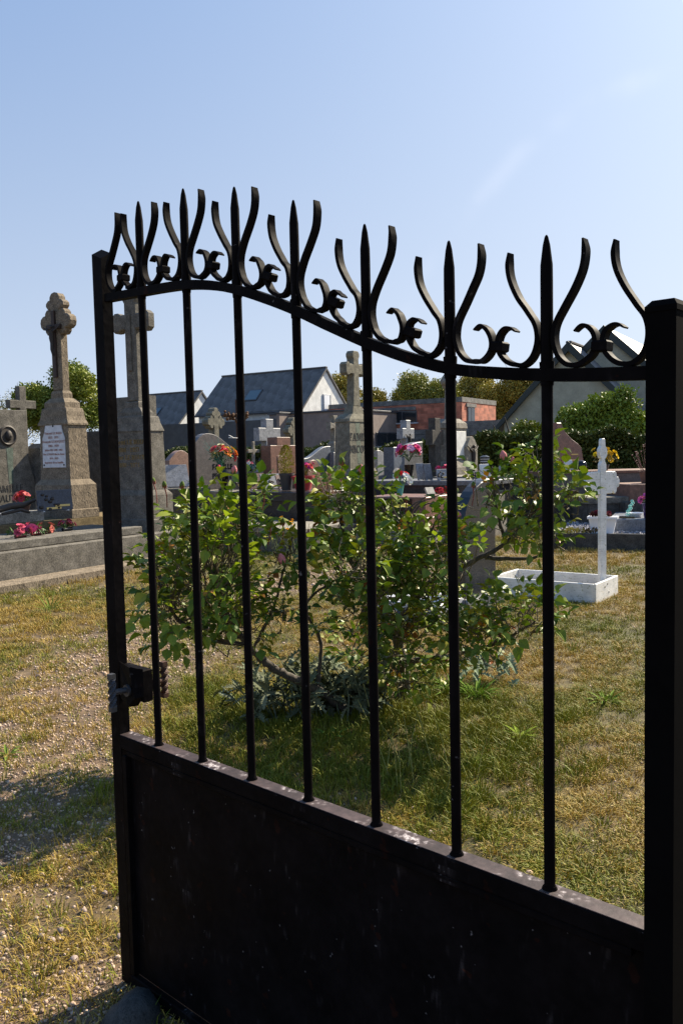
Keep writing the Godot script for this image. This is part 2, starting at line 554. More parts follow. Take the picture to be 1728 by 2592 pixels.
func ground() -> void:
	f_patch.seed = 5; f_patch.frequency = 0.02; f_patch.fractal_octaves = 3
	f_green.seed = 8; f_green.frequency = 0.02; f_green.fractal_octaves = 2
	var S := 512
	var px := PackedByteArray(); px.resize(S * S * 3)
	var W := 24.0
	for y in S:
		for x in S:
			var wx := (x + 0.5) / S * W - W / 2
			var wz := (y + 0.5) / S * W - 23.0
			var g := gravelly(wx, wz) if wz > -11.0 and absf(wx) < 5.0 else 0.25
			var gr := clampf(0.5 + f_green.get_noise_2d(wx * 25.0, wz * 25.0), 0, 1)
			var n := rng.randf_range(0.75, 1.1)
			var c := Color(0.20, 0.135, 0.045).lerp(Color(0.12, 0.11, 0.02), gr).lerp(Color(0.29, 0.19, 0.115), g)
			c = (c * n).linear_to_srgb()
			var i := (y * S + x) * 3
			px[i] = int(clampf(c.r, 0, 1) * 255); px[i + 1] = int(clampf(c.g, 0, 1) * 255); px[i + 2] = int(clampf(c.b, 0, 1) * 255)
	var t := tex(S, px)
	var m := StandardMaterial3D.new()
	m.albedo_texture = t
	m.roughness = 0.95
	m.normal_enabled = true
	m.normal_texture = T.stone_n
	m.normal_scale = 0.8
	m.detail_enabled = true
	m.detail_albedo = T.stone
	m.detail_blend_mode = BaseMaterial3D.BLEND_MODE_MUL
	m.detail_uv_layer = BaseMaterial3D.DETAIL_UV_2
	var uv2 := PackedVector2Array()
	var v := PackedVector3Array(); var nn := PackedVector3Array(); var uv := PackedVector2Array(); var ix := PackedInt32Array()
	var xs := []; var zs := []
	for k in [-300.0, -120.0, -60.0, -30.0, -20.0, -14.0, -10.0]: xs.append(k)
	for i in 101: xs.append(-7.0 + 0.14 * i)
	for k in [10.0, 14.0, 20.0, 30.0, 60.0, 120.0, 300.0]: xs.append(k)
	for k in [20.0, 8.0, 3.0]: zs.append(k)
	for i in 91: zs.append(1.0 - 0.14 * i)
	for k in [-13.0, -15.0, -18.0, -23.0, -30.0, -60.0, -120.0, -400.0]: zs.append(k)
	for z in zs:
		for x in xs:
			v.append(Vector3(x, ground_h(x, z), z)); nn.append(Vector3.UP)
			uv.append(Vector2((x + W / 2) / W, (z + 23.0) / W))
			uv2.append(Vector2(x, z) * 2.2)
	var nx := xs.size()
	for j in zs.size() - 1:
		for i in nx - 1:
			var a := j * nx + i
			for q in [a, a + nx, a + nx + 1, a, a + nx + 1, a + 1]: ix.append(q)
	var arr := []; arr.resize(Mesh.ARRAY_MAX)
	arr[Mesh.ARRAY_VERTEX] = v; arr[Mesh.ARRAY_NORMAL] = nn; arr[Mesh.ARRAY_TEX_UV] = uv; arr[Mesh.ARRAY_TEX_UV2] = uv2; arr[Mesh.ARRAY_INDEX] = ix
	var am := ArrayMesh.new()
	am.add_surface_from_arrays(Mesh.PRIMITIVE_TRIANGLES, arr)
	struct("ground", am, m)
	grass()

func tuft(blades: int, h: float, spread: float, lean: float, wid: float) -> ArrayMesh:
	var b := MB.new()
	for i in blades:
		var a := rng.randf() * TAU
		var r := sqrt(rng.randf()) * spread
		var p := Vector3(cos(a) * r, 0, sin(a) * r)
		var hh := h * rng.randf_range(0.5, 1.0)
		var d := Vector3(cos(a), 0, sin(a)).rotated(Vector3.UP, rng.randf_range(-1.2, 1.2)) * hh * lean * rng.randf_range(0.3, 1.3)
		var s := Vector3(-sin(a), 0, cos(a)).rotated(Vector3.UP, rng.randf_range(-1.5, 1.5)) * wid * 0.5
		var m1 := p + d * 0.35 + Vector3(0, hh * 0.6, 0)
		var tip := p + d + Vector3(0, hh * (1.0 - 0.25 * lean), 0)
		b.tri(p - s, p + s, m1 + s * 0.7); b.tri(p - s, m1 + s * 0.7, m1 - s * 0.7)
		b.tri(m1 - s * 0.7, m1 + s * 0.7, tip)
	return b.mesh()

var solid := []   # footprints where nothing grows: [x, z, radius]

func grass() -> void:
	var kinds := [tuft(12, 0.034, 0.026, 0.9, 0.0026), tuft(10, 0.026, 0.03, 1.4, 0.0024), tuft(14, 0.05, 0.03, 0.7, 0.0028)]
	var xs := [[], [], []]; var cs := [[], [], []]
	var bands := [[1.4, 2.6, 3600.0, 1.0], [2.6, 4.2, 2600.0, 1.0], [4.2, 7.0, 1100.0, 1.25], [7.0, 13.0, 330.0, 1.7]]
	var px := []; var pc := []
	for bd in bands:
		var half0: float = bd[1] * 0.46 + 0.5
		var area: float = (bd[1] - bd[0]) * half0 * 2.0
		for i in int(area * bd[2]):
			var z: float = -rng.randf_range(bd[0], bd[1])
			var x := rng.randf_range(-half0, half0)
			if absf(x) > -z * 0.46 + 0.5: continue
			var g := gravelly(x, z)
			if rng.randf() < g * 0.58: continue
			if f_green.get_noise_2d(x * 170.0 + 900.0, z * 170.0) > 0.30 and rng.randf() < 0.75: continue
			var shade := Vector2(x - 0.05, (z + 3.35) * 0.9).length()     # the uncut grass round the rose
			var gr := clampf(0.42 + f_green.get_noise_2d(x * 25.0, z * 25.0) * 1.1, 0, 1)
			if z < -6.5 and x > -1.3 and x < 0.6: gr = clampf(gr + 0.35, 0, 1)
			var k := 0
			var sc: float = bd[3] * rng.randf_range(0.7, 1.25)
			if rng.randf() < 0.7 * smoothstep(1.05, 0.45, shade + f_patch.get_noise_2d(x * 90.0, z * 90.0) * 0.4):
				k = 2; sc *= rng.randf_range(0.7, 1.4)
			elif rng.randf() < 0.45: k = 1
			elif rng.randf() < 0.06: k = 2
			var c := Color(0.37, 0.25, 0.035).lerp(Color(0.44, 0.32, 0.10), rng.randf() * 0.7)
			if rng.randf() < gr: c = Color(0.14, 0.175, 0.012).lerp(Color(0.27, 0.24, 0.02), rng.randf())
			if k == 2: c = Color(0.13, 0.17, 0.012).lerp(Color(0.22, 0.21, 0.02), rng.randf())     # coarser green kind
			c = c * rng.randf_range(0.75, 1.15)
			xs[k].append(Transform3D(Basis(Vector3.UP, rng.randf() * TAU).scaled(Vector3(sc, sc * rng.randf_range(0.75, 1.2), sc)), Vector3(x, ground_h(x, z) - 0.003, z)))
			cs[k].append(c)
	var go := Node3D.new()
	go.name = "grass"
	add_child(go)
	go.set_meta("kind", "stuff")
	tag(go, "short dry yellow and green grass between the graves", "grass")
	for k in 3: many(go, ["blades", "matted_blades", "long_blades"][k], kinds[k], M.grass, xs[k], cs[k])
	# gravel: rounded chips
	var stones := []
	for k in 3:
		var b := MB.new()
		b.ball(Vector3.ZERO, Vector3(1.0, 0.62 + 0.1 * k, 0.75), 6, 4)
		for i in b.v.size():
			var q := b.v[i]
			b.v[i] = q * (1.0 + 0.22 * sin(q.x * 5.0 + k * 2.0) * cos(q.z * 4.0 + k))
		stones.append(b.mesh())
	var sx := [[], [], []]; var sc2 := [[], [], []]
	for bd in [[1.4, 3.4, 9000.0, 0.0026], [1.4, 2.6, 5200.0, 0.0052], [2.6, 4.2, 4200.0, 0.0055], [4.2, 7.0, 2200.0, 0.0075], [7.0, 10.0, 700.0, 0.011]]:
		var half0: float = bd[1] * 0.46 + 0.4
		var area: float = (bd[1] - bd[0]) * half0 * 2.0
		for i in int(area * bd[2]):
			var z: float = -rng.randf_range(bd[0], bd[1])
			var x := rng.randf_range(-half0, half0)
			var g := gravelly(x, z)
			if rng.randf() > g * g * 0.52 + 0.012: continue
			var s: float = bd[3] * rng.randf_range(0.55, 1.35)
			if rng.randf() < 0.015: s *= 1.8
			var k := rng.randi() % 3
			var c := Color(0.50, 0.345, 0.235).lerp(Color(0.60, 0.47, 0.36), rng.randf())
			if rng.randf() < 0.3: c = Color(0.34, 0.23, 0.16)
			c = c * rng.randf_range(0.65, 1.1)
			sx[k].append(Transform3D(Basis.from_euler(Vector3(rng.randf_range(-0.5, 0.5), rng.randf() * TAU, rng.randf_range(-0.5, 0.5))).scaled(Vector3.ONE * s), Vector3(x, ground_h(x, z) + s * 0.25, z)))
			sc2[k].append(c)
	var gv := Node3D.new()
	gv.name = "gravel"
	add_child(gv)
	gv.set_meta("kind", "stuff")
	tag(gv, "pale pinkish gravel showing through the worn grass path", "gravel")
	for k in 3: many(gv, "chips", stones[k], M.pebble, sx[k], sc2[k])
	# a few larger single pebbles by the gate
	var spots := [[-0.62, -1.78, 0.013], [-0.54, -1.86, 0.012], [-0.52, -1.88, 0.010], [-0.70, -1.86, 0.012], [-0.69, -1.90, 0.010], [-0.73, -1.88, 0.009], [-0.66, -1.98, 0.010], [-0.63, -2.06, 0.010]]
	for q in spots:
		var o := part(self, numbered("pebble"), stones[rng.randi() % 3], mat(lin(0.62, 0.48, 0.44), 0.7, T.stone, 8.0), Vector3(q[0], ground_h(q[0], q[1]) + q[2] * 0.45, q[1]), Vector3(0, rng.randf() * 360, 10))
		o.scale = Vector3.ONE * q[2]
		tag(o, "larger pale pink pebble on the gravel beside the gate", "pebble", "larger pebbles beside the gate")

# ---------------------------------------------------------------- the gate
var rail_pts := [Vector2(-0.02, 1.446), Vector2(0.067, 1.443), Vector2(0.137, 1.440), Vector2(0.206, 1.437), Vector2(0.273, 1.432), Vector2(0.342, 1.421), Vector2(0.412, 1.403), Vector2(0.48, 1.379), Vector2(0.55, 1.351), Vector2(0.619, 1.319), Vector2(0.693, 1.286), Vector2(0.77, 1.256), Vector2(0.842, 1.234), Vector2(0.915, 1.222), Vector2(0.986, 1.214), Vector2(1.05, 1.209), Vector2(1.16, 1.204)]

func rail_y(s: float) -> float:
	for i in rail_pts.size() - 1:
		if s <= rail_pts[i + 1].x:
			var t: float = (s - rail_pts[i].x) / (rail_pts[i + 1].x - rail_pts[i].x)
			var a: float = rail_pts[max(i - 1, 0)].y; var b: float = rail_pts[i].y; var c: float = rail_pts[i + 1].y
			var d: float = rail_pts[min(i + 2, rail_pts.size() - 1)].y
			return 0.5 * (2.0 * b + (c - a) * t + (2.0 * a - 5.0 * b + 4.0 * c - d) * t * t + (3.0 * b - a - 3.0 * c + d) * t * t * t)
	return rail_pts[-1].y

# a flat bar bent along a curve in the plane of the gate
func flat_bar(pts: PackedVector2Array, thick: Array, half: float) -> MB:
	var b := MB.new()
	var L := []; var R := []; var N := []
	for i in pts.size():
		var d: Vector2 = (pts[min(i + 1, pts.size() - 1)] - pts[max(i - 1, 0)]).normalized()
		var nn := Vector2(-d.y, d.x)
		L.append(pts[i] + nn * thick[i] * 0.5); R.append(pts[i] - nn * thick[i] * 0.5); N.append(Vector3(nn.x, nn.y, 0))
	for i in pts.size() - 1:
		var l0: Vector2 = L[i]; var l1: Vector2 = L[i + 1]; var r0: Vector2 = R[i]; var r1: Vector2 = R[i + 1]
		b.quad(Vector3(r0.x, r0.y, half), Vector3(r1.x, r1.y, half), Vector3(l1.x, l1.y, half), Vector3(l0.x, l0.y, half))
		b.quad(Vector3(l0.x, l0.y, -half), Vector3(l1.x, l1.y, -half), Vector3(r1.x, r1.y, -half), Vector3(r0.x, r0.y, -half))
		var A := Vector3(l0.x, l0.y, half); var B := Vector3(l1.x, l1.y, half); var C := Vector3(l1.x, l1.y, -half); var D := Vector3(l0.x, l0.y, -half)
		b.trin(A, B, C, N[i], N[i + 1], N[i + 1]); b.trin(A, C, D, N[i], N[i + 1], N[i])
		A = Vector3(r0.x, r0.y, -half); B = Vector3(r1.x, r1.y, -half); C = Vector3(r1.x, r1.y, half); D = Vector3(r0.x, r0.y, half)
		b.trin(A, B, C, -N[i], -N[i + 1], -N[i + 1]); b.trin(A, C, D, -N[i], -N[i + 1], -N[i])
	for e in [0, pts.size() - 1]:
		var l: Vector2 = L[e]; var r: Vector2 = R[e]
		b.quad(Vector3(l.x, l.y, half), Vector3(l.x, l.y, -half), Vector3(r.x, r.y, -half), Vector3(r.x, r.y, half))
	return b

func scroll(parent: Node, s0: float, sgn: float, mid: float) -> void:
	# from the free tip down to the upright, round the foot on the rail, up through the clasp, ending in a small horn
	var half_span := absf(mid - s0)
	var raw := [Vector2(0.050, 0.157), Vector2(0.0515, 0.140), Vector2(0.048, 0.120), Vector2(0.038, 0.100), Vector2(0.025, 0.080), Vector2(0.0145, 0.063), Vector2(0.0108, 0.048), Vector2(0.0125, 0.033), Vector2(0.019, 0.020), Vector2(0.030, 0.0125), Vector2(0.042, 0.0125)]
	var e := half_span - 0.0045
	var tail := [Vector2(e - 0.014, 0.0155), Vector2(e - 0.004, 0.024), Vector2(e, 0.036), Vector2(e - 0.002, 0.048), Vector2(e - 0.009, 0.0565), Vector2(e - 0.018, 0.058), Vector2(e - 0.0265, 0.053)]
	raw.append_array(tail)
	var cu := Curve2D.new()
	cu.bake_interval = 0.004
	for i in raw.size():
		var q: Vector2 = raw[i]
		var w := smoothstep(0.05, 0.085, q.y)
		var s := s0 + sgn * q.x
		var base := lerpf(rail_y(s), rail_y(s0), w)
		var p := Vector2(s, base + q.y + rng.randf_range(-0.0012, 0.0012))
		var prev: Vector2 = raw[max(i - 1, 0)]; var nxt: Vector2 = raw[min(i + 1, raw.size() - 1)]
		var tg := (nxt - prev) / 6.0
		tg.x *= sgn
		cu.add_point(p, -tg, tg)
	var pts := cu.get_baked_points()
	var th := []
	for i in pts.size():
		var t := float(i) / (pts.size() - 1)
		th.append(0.0058 if t > 0.06 and t < 0.90 else 0.0058 * (0.35 + 0.65 * min(t / 0.06, (1.0 - t) / 0.10)))
	part(parent, "scroll", flat_bar(pts, th, 0.0064), M.iron)

func gate() -> void:
	var g := thing("cemetery_gate", "black wrought iron gate leaf with spear bars and scrolls above a solid panel", "gate", Vector3(-0.4711, 0, -1.696), -42.24)
	# closing stile, slanted top
	var b := MB.new()
	var hx := 0.0165; var hz := 0.0115
	var bot := 0.012
	var c := [Vector3(-hx, bot, hz), Vector3(hx, bot, hz), Vector3(hx, bot, -hz), Vector3(-hx, bot, -hz)]
	var t := [Vector3(-hx, 1.535, hz), Vector3(hx, 1.522, hz), Vector3(hx, 1.536, -hz), Vector3(-hx, 1.549, -hz)]
	for i in 4:
		b.quad(c[i], c[(i + 1) % 4], t[(i + 1) % 4], t[i])
	b.quad(t[0], t[1], t[2], t[3]); b.quad(c[3], c[2], c[1], c[0])
	part(g, "stile", b, M.iron)
	# bottom rail, kick rail, panel and its beading
	bx(g, "middle_rail", Vector3(0.568, 0.5405, 0), Vector3(1.098, 0.028, 0.030), M.iron, 0.002)
	bx(g, "rail_cap", Vector3(0.568, 0.5553, 0), Vector3(1.098, 0.0012, 0.0285), M.iron_worn, 0.0003)
	bx(g, "bottom_rail", Vector3(0.568, 0.022, 0), Vector3(1.098, 0.030, 0.024), M.iron, 0.002)
	bx(g, "panel", Vector3(0.568, 0.282, -0.002), Vector3(1.096, 0.487, 0.003), M.iron, 0.0005)
	bx(g, "bead", Vector3(0.0265, 0.275, 0.006), Vector3(0.012, 0.474, 0.012), M.iron, 0.002)
	bx(g, "bead", Vector3(0.568, 0.519, 0.006), Vector3(1.06, 0.012, 0.012), M.iron, 0.002)
	# arched top rail
	var pts := PackedVector2Array(); var th := []
	for i in 58:
		var s := 0.0185 + (1.1175 - 0.0185) * i / 57.0
		pts.append(Vector2(s, rail_y(s))); th.append(0.0155)
	part(g, "top_rail", flat_bar(pts, th, 0.0085), M.iron)
	var bars := [0.134, 0.272, 0.410, 0.549, 0.694, 0.841, 0.985]
	var ends := [0.013]
	ends.append_array(bars)
	ends.append(1.124)
	for s in bars:
		var y0: float = rail_y(s)
		var q := MB.new()
		q.tube([Vector3(s, 0.556, 0), Vector3(s, y0 - 0.004, 0)], [0.0072, 0.0072], 14)
		q.tube([Vector3(s, 0.5555, 0), Vector3(s, 0.560, 0)], [0.0105, 0.0078], 14)
		part(g, "bar", q, M.iron)
		q = MB.new()
		q.tube([Vector3(s, y0 + 0.004, 0), Vector3(s, y0 + 0.115, 0), Vector3(s, y0 + 0.134, 0), Vector3(s, y0 + 0.158, 0), Vector3(s, y0 + 0.168, 0), Vector3(s, y0 + 0.170, 0)], [0.0078, 0.0078, 0.0076, 0.0046, 0.0022, 0.0009], 8)
		q.tube([Vector3(s, y0 - 0.013, 0), Vector3(s, y0 + 0.016, 0)], [0.0082, 0.0095], 10)
		part(g, "spear", q, M.iron)
	for i in ends.size() - 1:
		var mid: float = (ends[i] + ends[i + 1]) * 0.5
		scroll(g, ends[i], 1.0, mid)
		scroll(g, ends[i + 1], -1.0, mid)
		var sl := atan2(rail_y(mid + 0.02) - rail_y(mid - 0.02), 0.04)
		bx(g, "clasp", Vector3(mid - sin(sl) * 0.032, rail_y(mid) + 0.033, 0), Vector3(0.0195, 0.0135, 0.0175), M.iron, 0.002, Vector3(0, 0, rad_to_deg(sl)))
	# lock box with bevelled guard plate and twisted lever handles
	var lk := bx(g, "lock_case", Vector3(0.0585, 0.668, -0.004), Vector3(0.081, 0.066, 0.022), M.iron, 0.002)
	var pl := MB.new()
	var f0 := [Vector3(-0.040, 0.040, 0.013), Vector3(0.022, 0.040, 0.030), Vector3(0.036, -0.02, 0.030), Vector3(0.012, -0.042, 0.030), Vector3(-0.040, -0.036, 0.013)]
	var bk := [Vector3(-0.040, 0.040, 0.0112), Vector3(0.022, 0.040, 0.0275), Vector3(0.036, -0.02, 0.0275), Vector3(0.012, -0.042, 0.0275), Vector3(-0.040, -0.036, 0.0112)]
	for i in range(1, 4):
		pl.tri(f0[0], f0[i + 1], f0[i]); pl.tri(bk[0], bk[i], bk[i + 1])
	for i in 5: pl.quad(f0[i], bk[i], bk[(i + 1) % 5], f0[(i + 1) % 5])
	pl.quad(f0[1], f0[2], Vector3(0.041, -0.02, 0.0112), Vector3(0.041, 0.036, 0.0112))
	pl.quad(f0[2], f0[3], Vector3(0.020, -0.042, 0.0112), Vector3(0.041, -0.02, 0.0112))
	part(lk, "guard_plate", pl, M.iron)
	for side in [1.0, -1.0]:
		var hm: Material = M.steel if side > 0 else M.rust
		var sp := MB.new()
		sp.tube([Vector3(0, 0, 0.012 * side), Vector3(-0.004, 0.002, 0.058 * side)], [0.0062, 0.0062], 10)
		sp.tube([Vector3(0, 0, 0.028 * side), Vector3(0, 0, 0.033 * side)], [0.012, 0.012], 14)
		var hd := part(lk, "handle", sp, hm, Vector3(0.012, -0.008, 0))
		var tw := MB.new()
		var last := []
		for k in 25:
			var y := -0.038 + 0.076 * k / 24.0
			var a := 0.0 if (k < 3 or k > 21) else (k - 3) / 18.0 * PI * 2.0
			var rr := 0.0068
			var ring := []
			for i in 4:
				var an := a + PI / 4 + TAU * i / 4
				ring.append(Vector3(cos(an) * rr * 1.25 - 0.004, y + 0.002, -sin(an) * rr * 1.25 + 0.062 * side))
			if k > 0:
				for i in 4: tw.quad(last[i], last[(i + 1) % 4], ring[(i + 1) % 4], ring[i])
			else: tw.quad(ring[3], ring[2], ring[1], ring[0])
			last = ring
		tw.quad(last[0], last[1], last[2], last[3])
		part(hd, "twisted_grip", tw, hm)
	# the post the leaf hangs on
	var p := thing("gate_post", "square black steel post that the gate leaf hangs on", "gate post", Vector3(-0.4711, 0, -1.696) + Vector3(0.740, 0, 0.672) * 1.140, -42.24)
	lf(p, "shaft", [[0.0165, 0.036, -0.05], [0.0165, 0.036, 1.268]], M.black)
	lf(p, "cap", [[0.0175, 0.037, 1.268], [0.0175, 0.037, 1.274], [0.012, 0.03, 1.281]], M.black)
	for y in [0.14, 1.0]:
		var q := MB.new()
		q.tube([Vector3(-0.021, y, -0.02), Vector3(-0.021, y + 0.07, -0.02)], [0.0045, 0.0045], 8)
		part(p, "hinge", q, M.black)
	# stone against the foot of the leaf
	var st := MB.new()
	st.ball(Vector3.ZERO, Vector3(0.062, 0.055, 0.055), 12, 8)
	for i in st.v.size():
		var q := st.v[i]
		st.v[i] = q * (1.0 + 0.14 * sin(q.x * 60.0 + 1.0) + 0.10 * cos(q.y * 70.0 + q.z * 50.0))
	var so := part(self, numbered("door_stone"), st, M.dark, Vector3(-0.435, 0.008, -1.565))
	tag(so, "rough dark grey stone lying at the foot of the gate panel", "stone")

# ---------------------------------------------------------------- grave furniture
func dirv(deg: float, ax: float, az: float) -> Vector3:
	# local (right, front) offsets of a thing turned by deg
	var a := deg_to_rad(deg)
	return Vector3(cos(a) * ax + sin(a) * az, 0, -sin(a) * ax + cos(a) * az)

func arm_end(style: String, a: float) -> Array:
	# outline of one arm end, running from (-a, 0) to (a, 0) over +y, listed right to left
	match style:
		"bud":
			return [Vector2(a, 0), Vector2(a * 1.45, a * 0.15), Vector2(a * 1.8, a * 0.55), Vector2(a * 1.75, a * 1.0), Vector2(a * 1.35, a * 1.35), Vector2(a * 1.0, a * 1.4), Vector2(a * 0.95, a * 1.85), Vector2(a * 0.6, a * 2.3), Vector2(0, a * 2.45), Vector2(-a * 0.6, a * 2.3), Vector2(-a * 0.95, a * 1.85), Vector2(-a, a * 1.4), Vector2(-a * 1.35, a * 1.35), Vector2(-a * 1.75, a * 1.0), Vector2(-a * 1.8, a * 0.55), Vector2(-a * 1.45, a * 0.15), Vector2(-a, 0)]
		"hex":
			return [Vector2(a, 0), Vector2(a * 1.3, a * 0.5), Vector2(a * 1.3, a * 1.1), Vector2(a * 0.85, a * 1.6), Vector2(-a * 0.85, a * 1.6), Vector2(-a * 1.3, a * 1.1), Vector2(-a * 1.3, a * 0.5), Vector2(-a, 0)]
		"flare":
			return [Vector2(a, 0), Vector2(a * 1.12, a * 0.8), Vector2(a * 1.5, a * 1.7), Vector2(-a * 1.5, a * 1.7), Vector2(-a * 1.12, a * 0.8), Vector2(-a, 0)]
	return [Vector2(a, 0), Vector2(-a, 0)]

func cross_poly(span: float, top: float, w: float, arm_y: float, style := "plain", y0 := 0.0, taper := 0.0, aw := 0.0) -> PackedVector2Array:
	var a := w * 0.5
	var aa := aw * 0.5 if aw > 0.0 else a
	var ext := 0.0
	if style == "bud": ext = 2.45
	elif style == "hex": ext = 1.6
	elif style == "flare": ext = 1.7
	var p := PackedVector2Array()
	p.append(Vector2(-a - taper, y0)); p.append(Vector2(a + taper, y0))
	p.append(Vector2(a, arm_y - aa))
	for q in arm_end(style, aa): p.append(Vector2(span * 0.5 - ext * aa + q.y, arm_y - q.x))
	p.append(Vector2(a, arm_y + aa))
	for q in arm_end(style, a): p.append(Vector2(q.x, top - ext * a + q.y))
	p.append(Vector2(-a, arm_y + aa))
	for q in arm_end(style, aa): p.append(Vector2(-span * 0.5 + ext * aa - q.y, arm_y + q.x))
	p.append(Vector2(-a, arm_y - aa))
	var out := PackedVector2Array()
	for q in p:
		if out.is_empty() or out[-1].distance_to(q) > 0.0005: out.append(q)
	return out

func wave_poly(w: float, h: float, kind: String) -> PackedVector2Array:
	var p := PackedVector2Array([Vector2(-w / 2, 0), Vector2(w / 2, 0)])
	for i in 15:
		var t := 1.0 - i / 14.0
		var y := h
		match kind:
			"peak": y = h * (0.80 + 0.20 * (0.5 - 0.5 * cos(TAU * clampf(t * 0.62 + 0.28, 0, 1)))) if t > 0.3 else h * (0.88 + 0.12 * sin(t / 0.3 * PI / 2))
			"wave": y = h * (0.84 + 0.16 * (0.5 + 0.5 * cos(PI * clampf(t * 1.25 - 0.12, 0, 1))))
			"wave_back": y = h * (0.84 + 0.16 * (0.5 - 0.5 * cos(PI * clampf(t * 1.25 - 0.12, 0, 1))))
			"round": y = h - w * 0.5 + sqrt(max(0.0, 0.25 - (t - 0.5) * (t - 0.5))) * w
			"quarter": y = h * (0.74 + 0.26 * sqrt(max(0.0, 1.0 - pow(1.0 - t, 2.0))))
			"arc": y = h * (0.86 + 0.14 * sin(t * PI))
		p.append(Vector2(-w / 2 + w * t, y))
	return p

func letters(parent: Node, s: String, size: float, at: Vector3, m: Material, serif := true, bold := 0) -> void:
	var tm := TextMesh.new()
	tm.text = s
	var f := SystemFont.new()
	f.font_names = PackedStringArray(["Droid Serif" if serif else "Droid Sans"])
	if bold > 0: f.font_weight = bold
	tm.font = f
	tm.font_size = 32
	tm.pixel_size = size / 24.0
	tm.depth = 0.004
	tm.curve_step = 2.0
	part(parent, "lettering", tm, m, at)

func figure(parent: Node, at: Vector3, h: float, m: Material) -> void:
	# small cast figure on a cross: one body with raised arms
	var b := MB.new()
	b.tube([Vector3(0, h * 0.30, 0.012), Vector3(0, h * 0.52, 0.022), Vector3(0, h * 0.70, 0.018), Vector3(0.01 * h, h * 0.80, 0.02)], [h * 0.05, h * 0.075, h * 0.085, h * 0.03], 8)
	b.tube([Vector3(0, 0, 0.01), Vector3(0.012 * h, h * 0.18, 0.028), Vector3(0, h * 0.38, 0.016)], [h * 0.025, h * 0.045, h * 0.06], 7)
	for s in [-1.0, 1.0]: b.tube([Vector3(s * h * 0.06, h * 0.73, 0.018), Vector3(s * h * 0.22, h * 0.80, 0.02), Vector3(s * h * 0.38, h * 0.90, 0.012)], [h * 0.035, h * 0.028, h * 0.018], 6)
	b.ball(Vector3(h * 0.02, h * 0.88, 0.026), Vector3(h * 0.05, h * 0.065, h * 0.055), 8, 6)
	part(parent, "figure", b, m, at)

func stele(called: String, label: String, poly: PackedVector2Array, thick: float, at: Vector3, m: Material, deg := GRID, group := "", base_h := 0.0, base_m: Material = null) -> Node3D:
	var t := thing(called, label, "headstone", Vector3(at.x, 0, at.z), deg, group)
	var b := MB.new()
	b.prism(poly, -thick / 2, thick / 2, 0.006)
	part(t, "slab", b, m, Vector3(0, base_h, 0))
	if base_h > 0.0:
		var w := 0.0
		for q in poly: w = max(w, absf(q.x))
		lf(t, "base", [[w + 0.04, thick / 2 + 0.04, -0.03], [w + 0.04, thick / 2 + 0.04, base_h - 0.02], [w + 0.03, thick / 2 + 0.03, base_h]], base_m if base_m else m)
	return t

func tomb(called: String, label: String, at: Vector3, deg: float, w: float, l: float, levels: Array, group := "") -> Node3D:
	# levels: [name, inset, y0, y1, material]
	var t := thing(called, label, "tomb", at, deg, group)
	for q in levels:
		var i: float = q[1]
		lf(t, q[0], [[w / 2 - i, l / 2 - i, q[2]], [w / 2 - i, l / 2 - i, q[3] - 0.006], [w / 2 - i - 0.006, l / 2 - i - 0.006, q[3]]], q[4])
	return t

func grave_cross(called: String, label: String, at: Vector3, poly: PackedVector2Array, thick: float, m: Material, y0: float, ped: Array, deg := GRID, group := "") -> Node3D:
	var t := thing(called, label, "cross", Vector3(at.x, 0, at.z), deg, group)
	if not ped.is_empty(): lf(t, "pedestal", ped, m)
	var b := MB.new()
	b.prism(poly, -thick / 2, thick / 2, 0.008)
	part(t, "cross", b, m, Vector3(0, y0, 0))
	return t

func plaque(called: String, label: String, at: Vector3, deg: float, w: float, h: float, m: Material, tilt := 20.0, deco := 0) -> Node3D:
	var t := thing(called, label, "plaque", at, deg, "memorial plaques on the graves")
	var th := deg_to_rad(tilt)
	var d := 0.025
	bx(t, "plate", Vector3(0, h * 0.5 * cos(th) + d * 0.5 * sin(th) + 0.008, -h * 0.5 * sin(th)), Vector3(w, h, d), m, 0.003, Vector3(-tilt, 0, 0))
	for s in [-1.0, 1.0]: bx(t, "foot", Vector3(s * w * 0.35, 0.006, 0), Vector3(0.02, 0.012, 0.05), M.zinc, 0.002)
	if deco > 0:
		var b := MB.new()
		for i in 5 + deco * 3:
			var p := Vector2(rng.randf_range(-0.42, 0.1) * w, rng.randf_range(0.12, 0.85) * h)
			b.ball(Vector3(p.x, p.y * cos(th), -p.y * sin(th) + d * 0.5 + 0.008), Vector3(0.02, 0.016, 0.012) * rng.randf_range(0.6, 1.2), 7, 4)
		part(t, "relief", b, M.bronze)
		var y := 0.28 * h
		bx(t, "name_plate", Vector3(w * 0.2, y * cos(th), -y * sin(th) + d * 0.5 + 0.006), Vector3(w * 0.42, 0.022, 0.004), M.gold, 0.001, Vector3(-tilt, 0, 0))
	return t

func bloom(r: float, petals: int, cup := 0.5) -> ArrayMesh:
	# a flower head: whorls of curved petals
	var b := MB.new()
	for k in petals:
		var ring := k % 3
		var a := k * 2.39996
		var tilt: float = [0.25, 0.75, 1.2][ring] * (1.0 - cup * 0.4)
		var l: float = r * [1.0, 0.85, 0.6][ring]
		var o := Vector3(cos(a), 0, -sin(a)); var s := Vector3(sin(a), 0, cos(a)) * r * 0.42
		var up := Vector3.UP
		var p0 := o * r * 0.08
		var p1 := o * l * 0.6 * cos(tilt) + up * l * 0.6 * sin(tilt)
		var p2 := o * l * cos(tilt * 0.8) + up * l * sin(tilt * 0.8)
		b.quad(p0 - s * 0.3, p0 + s * 0.3, p1 + s, p1 - s)
		b.quad(p1 - s, p1 + s, p2 + s * 0.55, p2 - s * 0.55)
	return b.mesh()

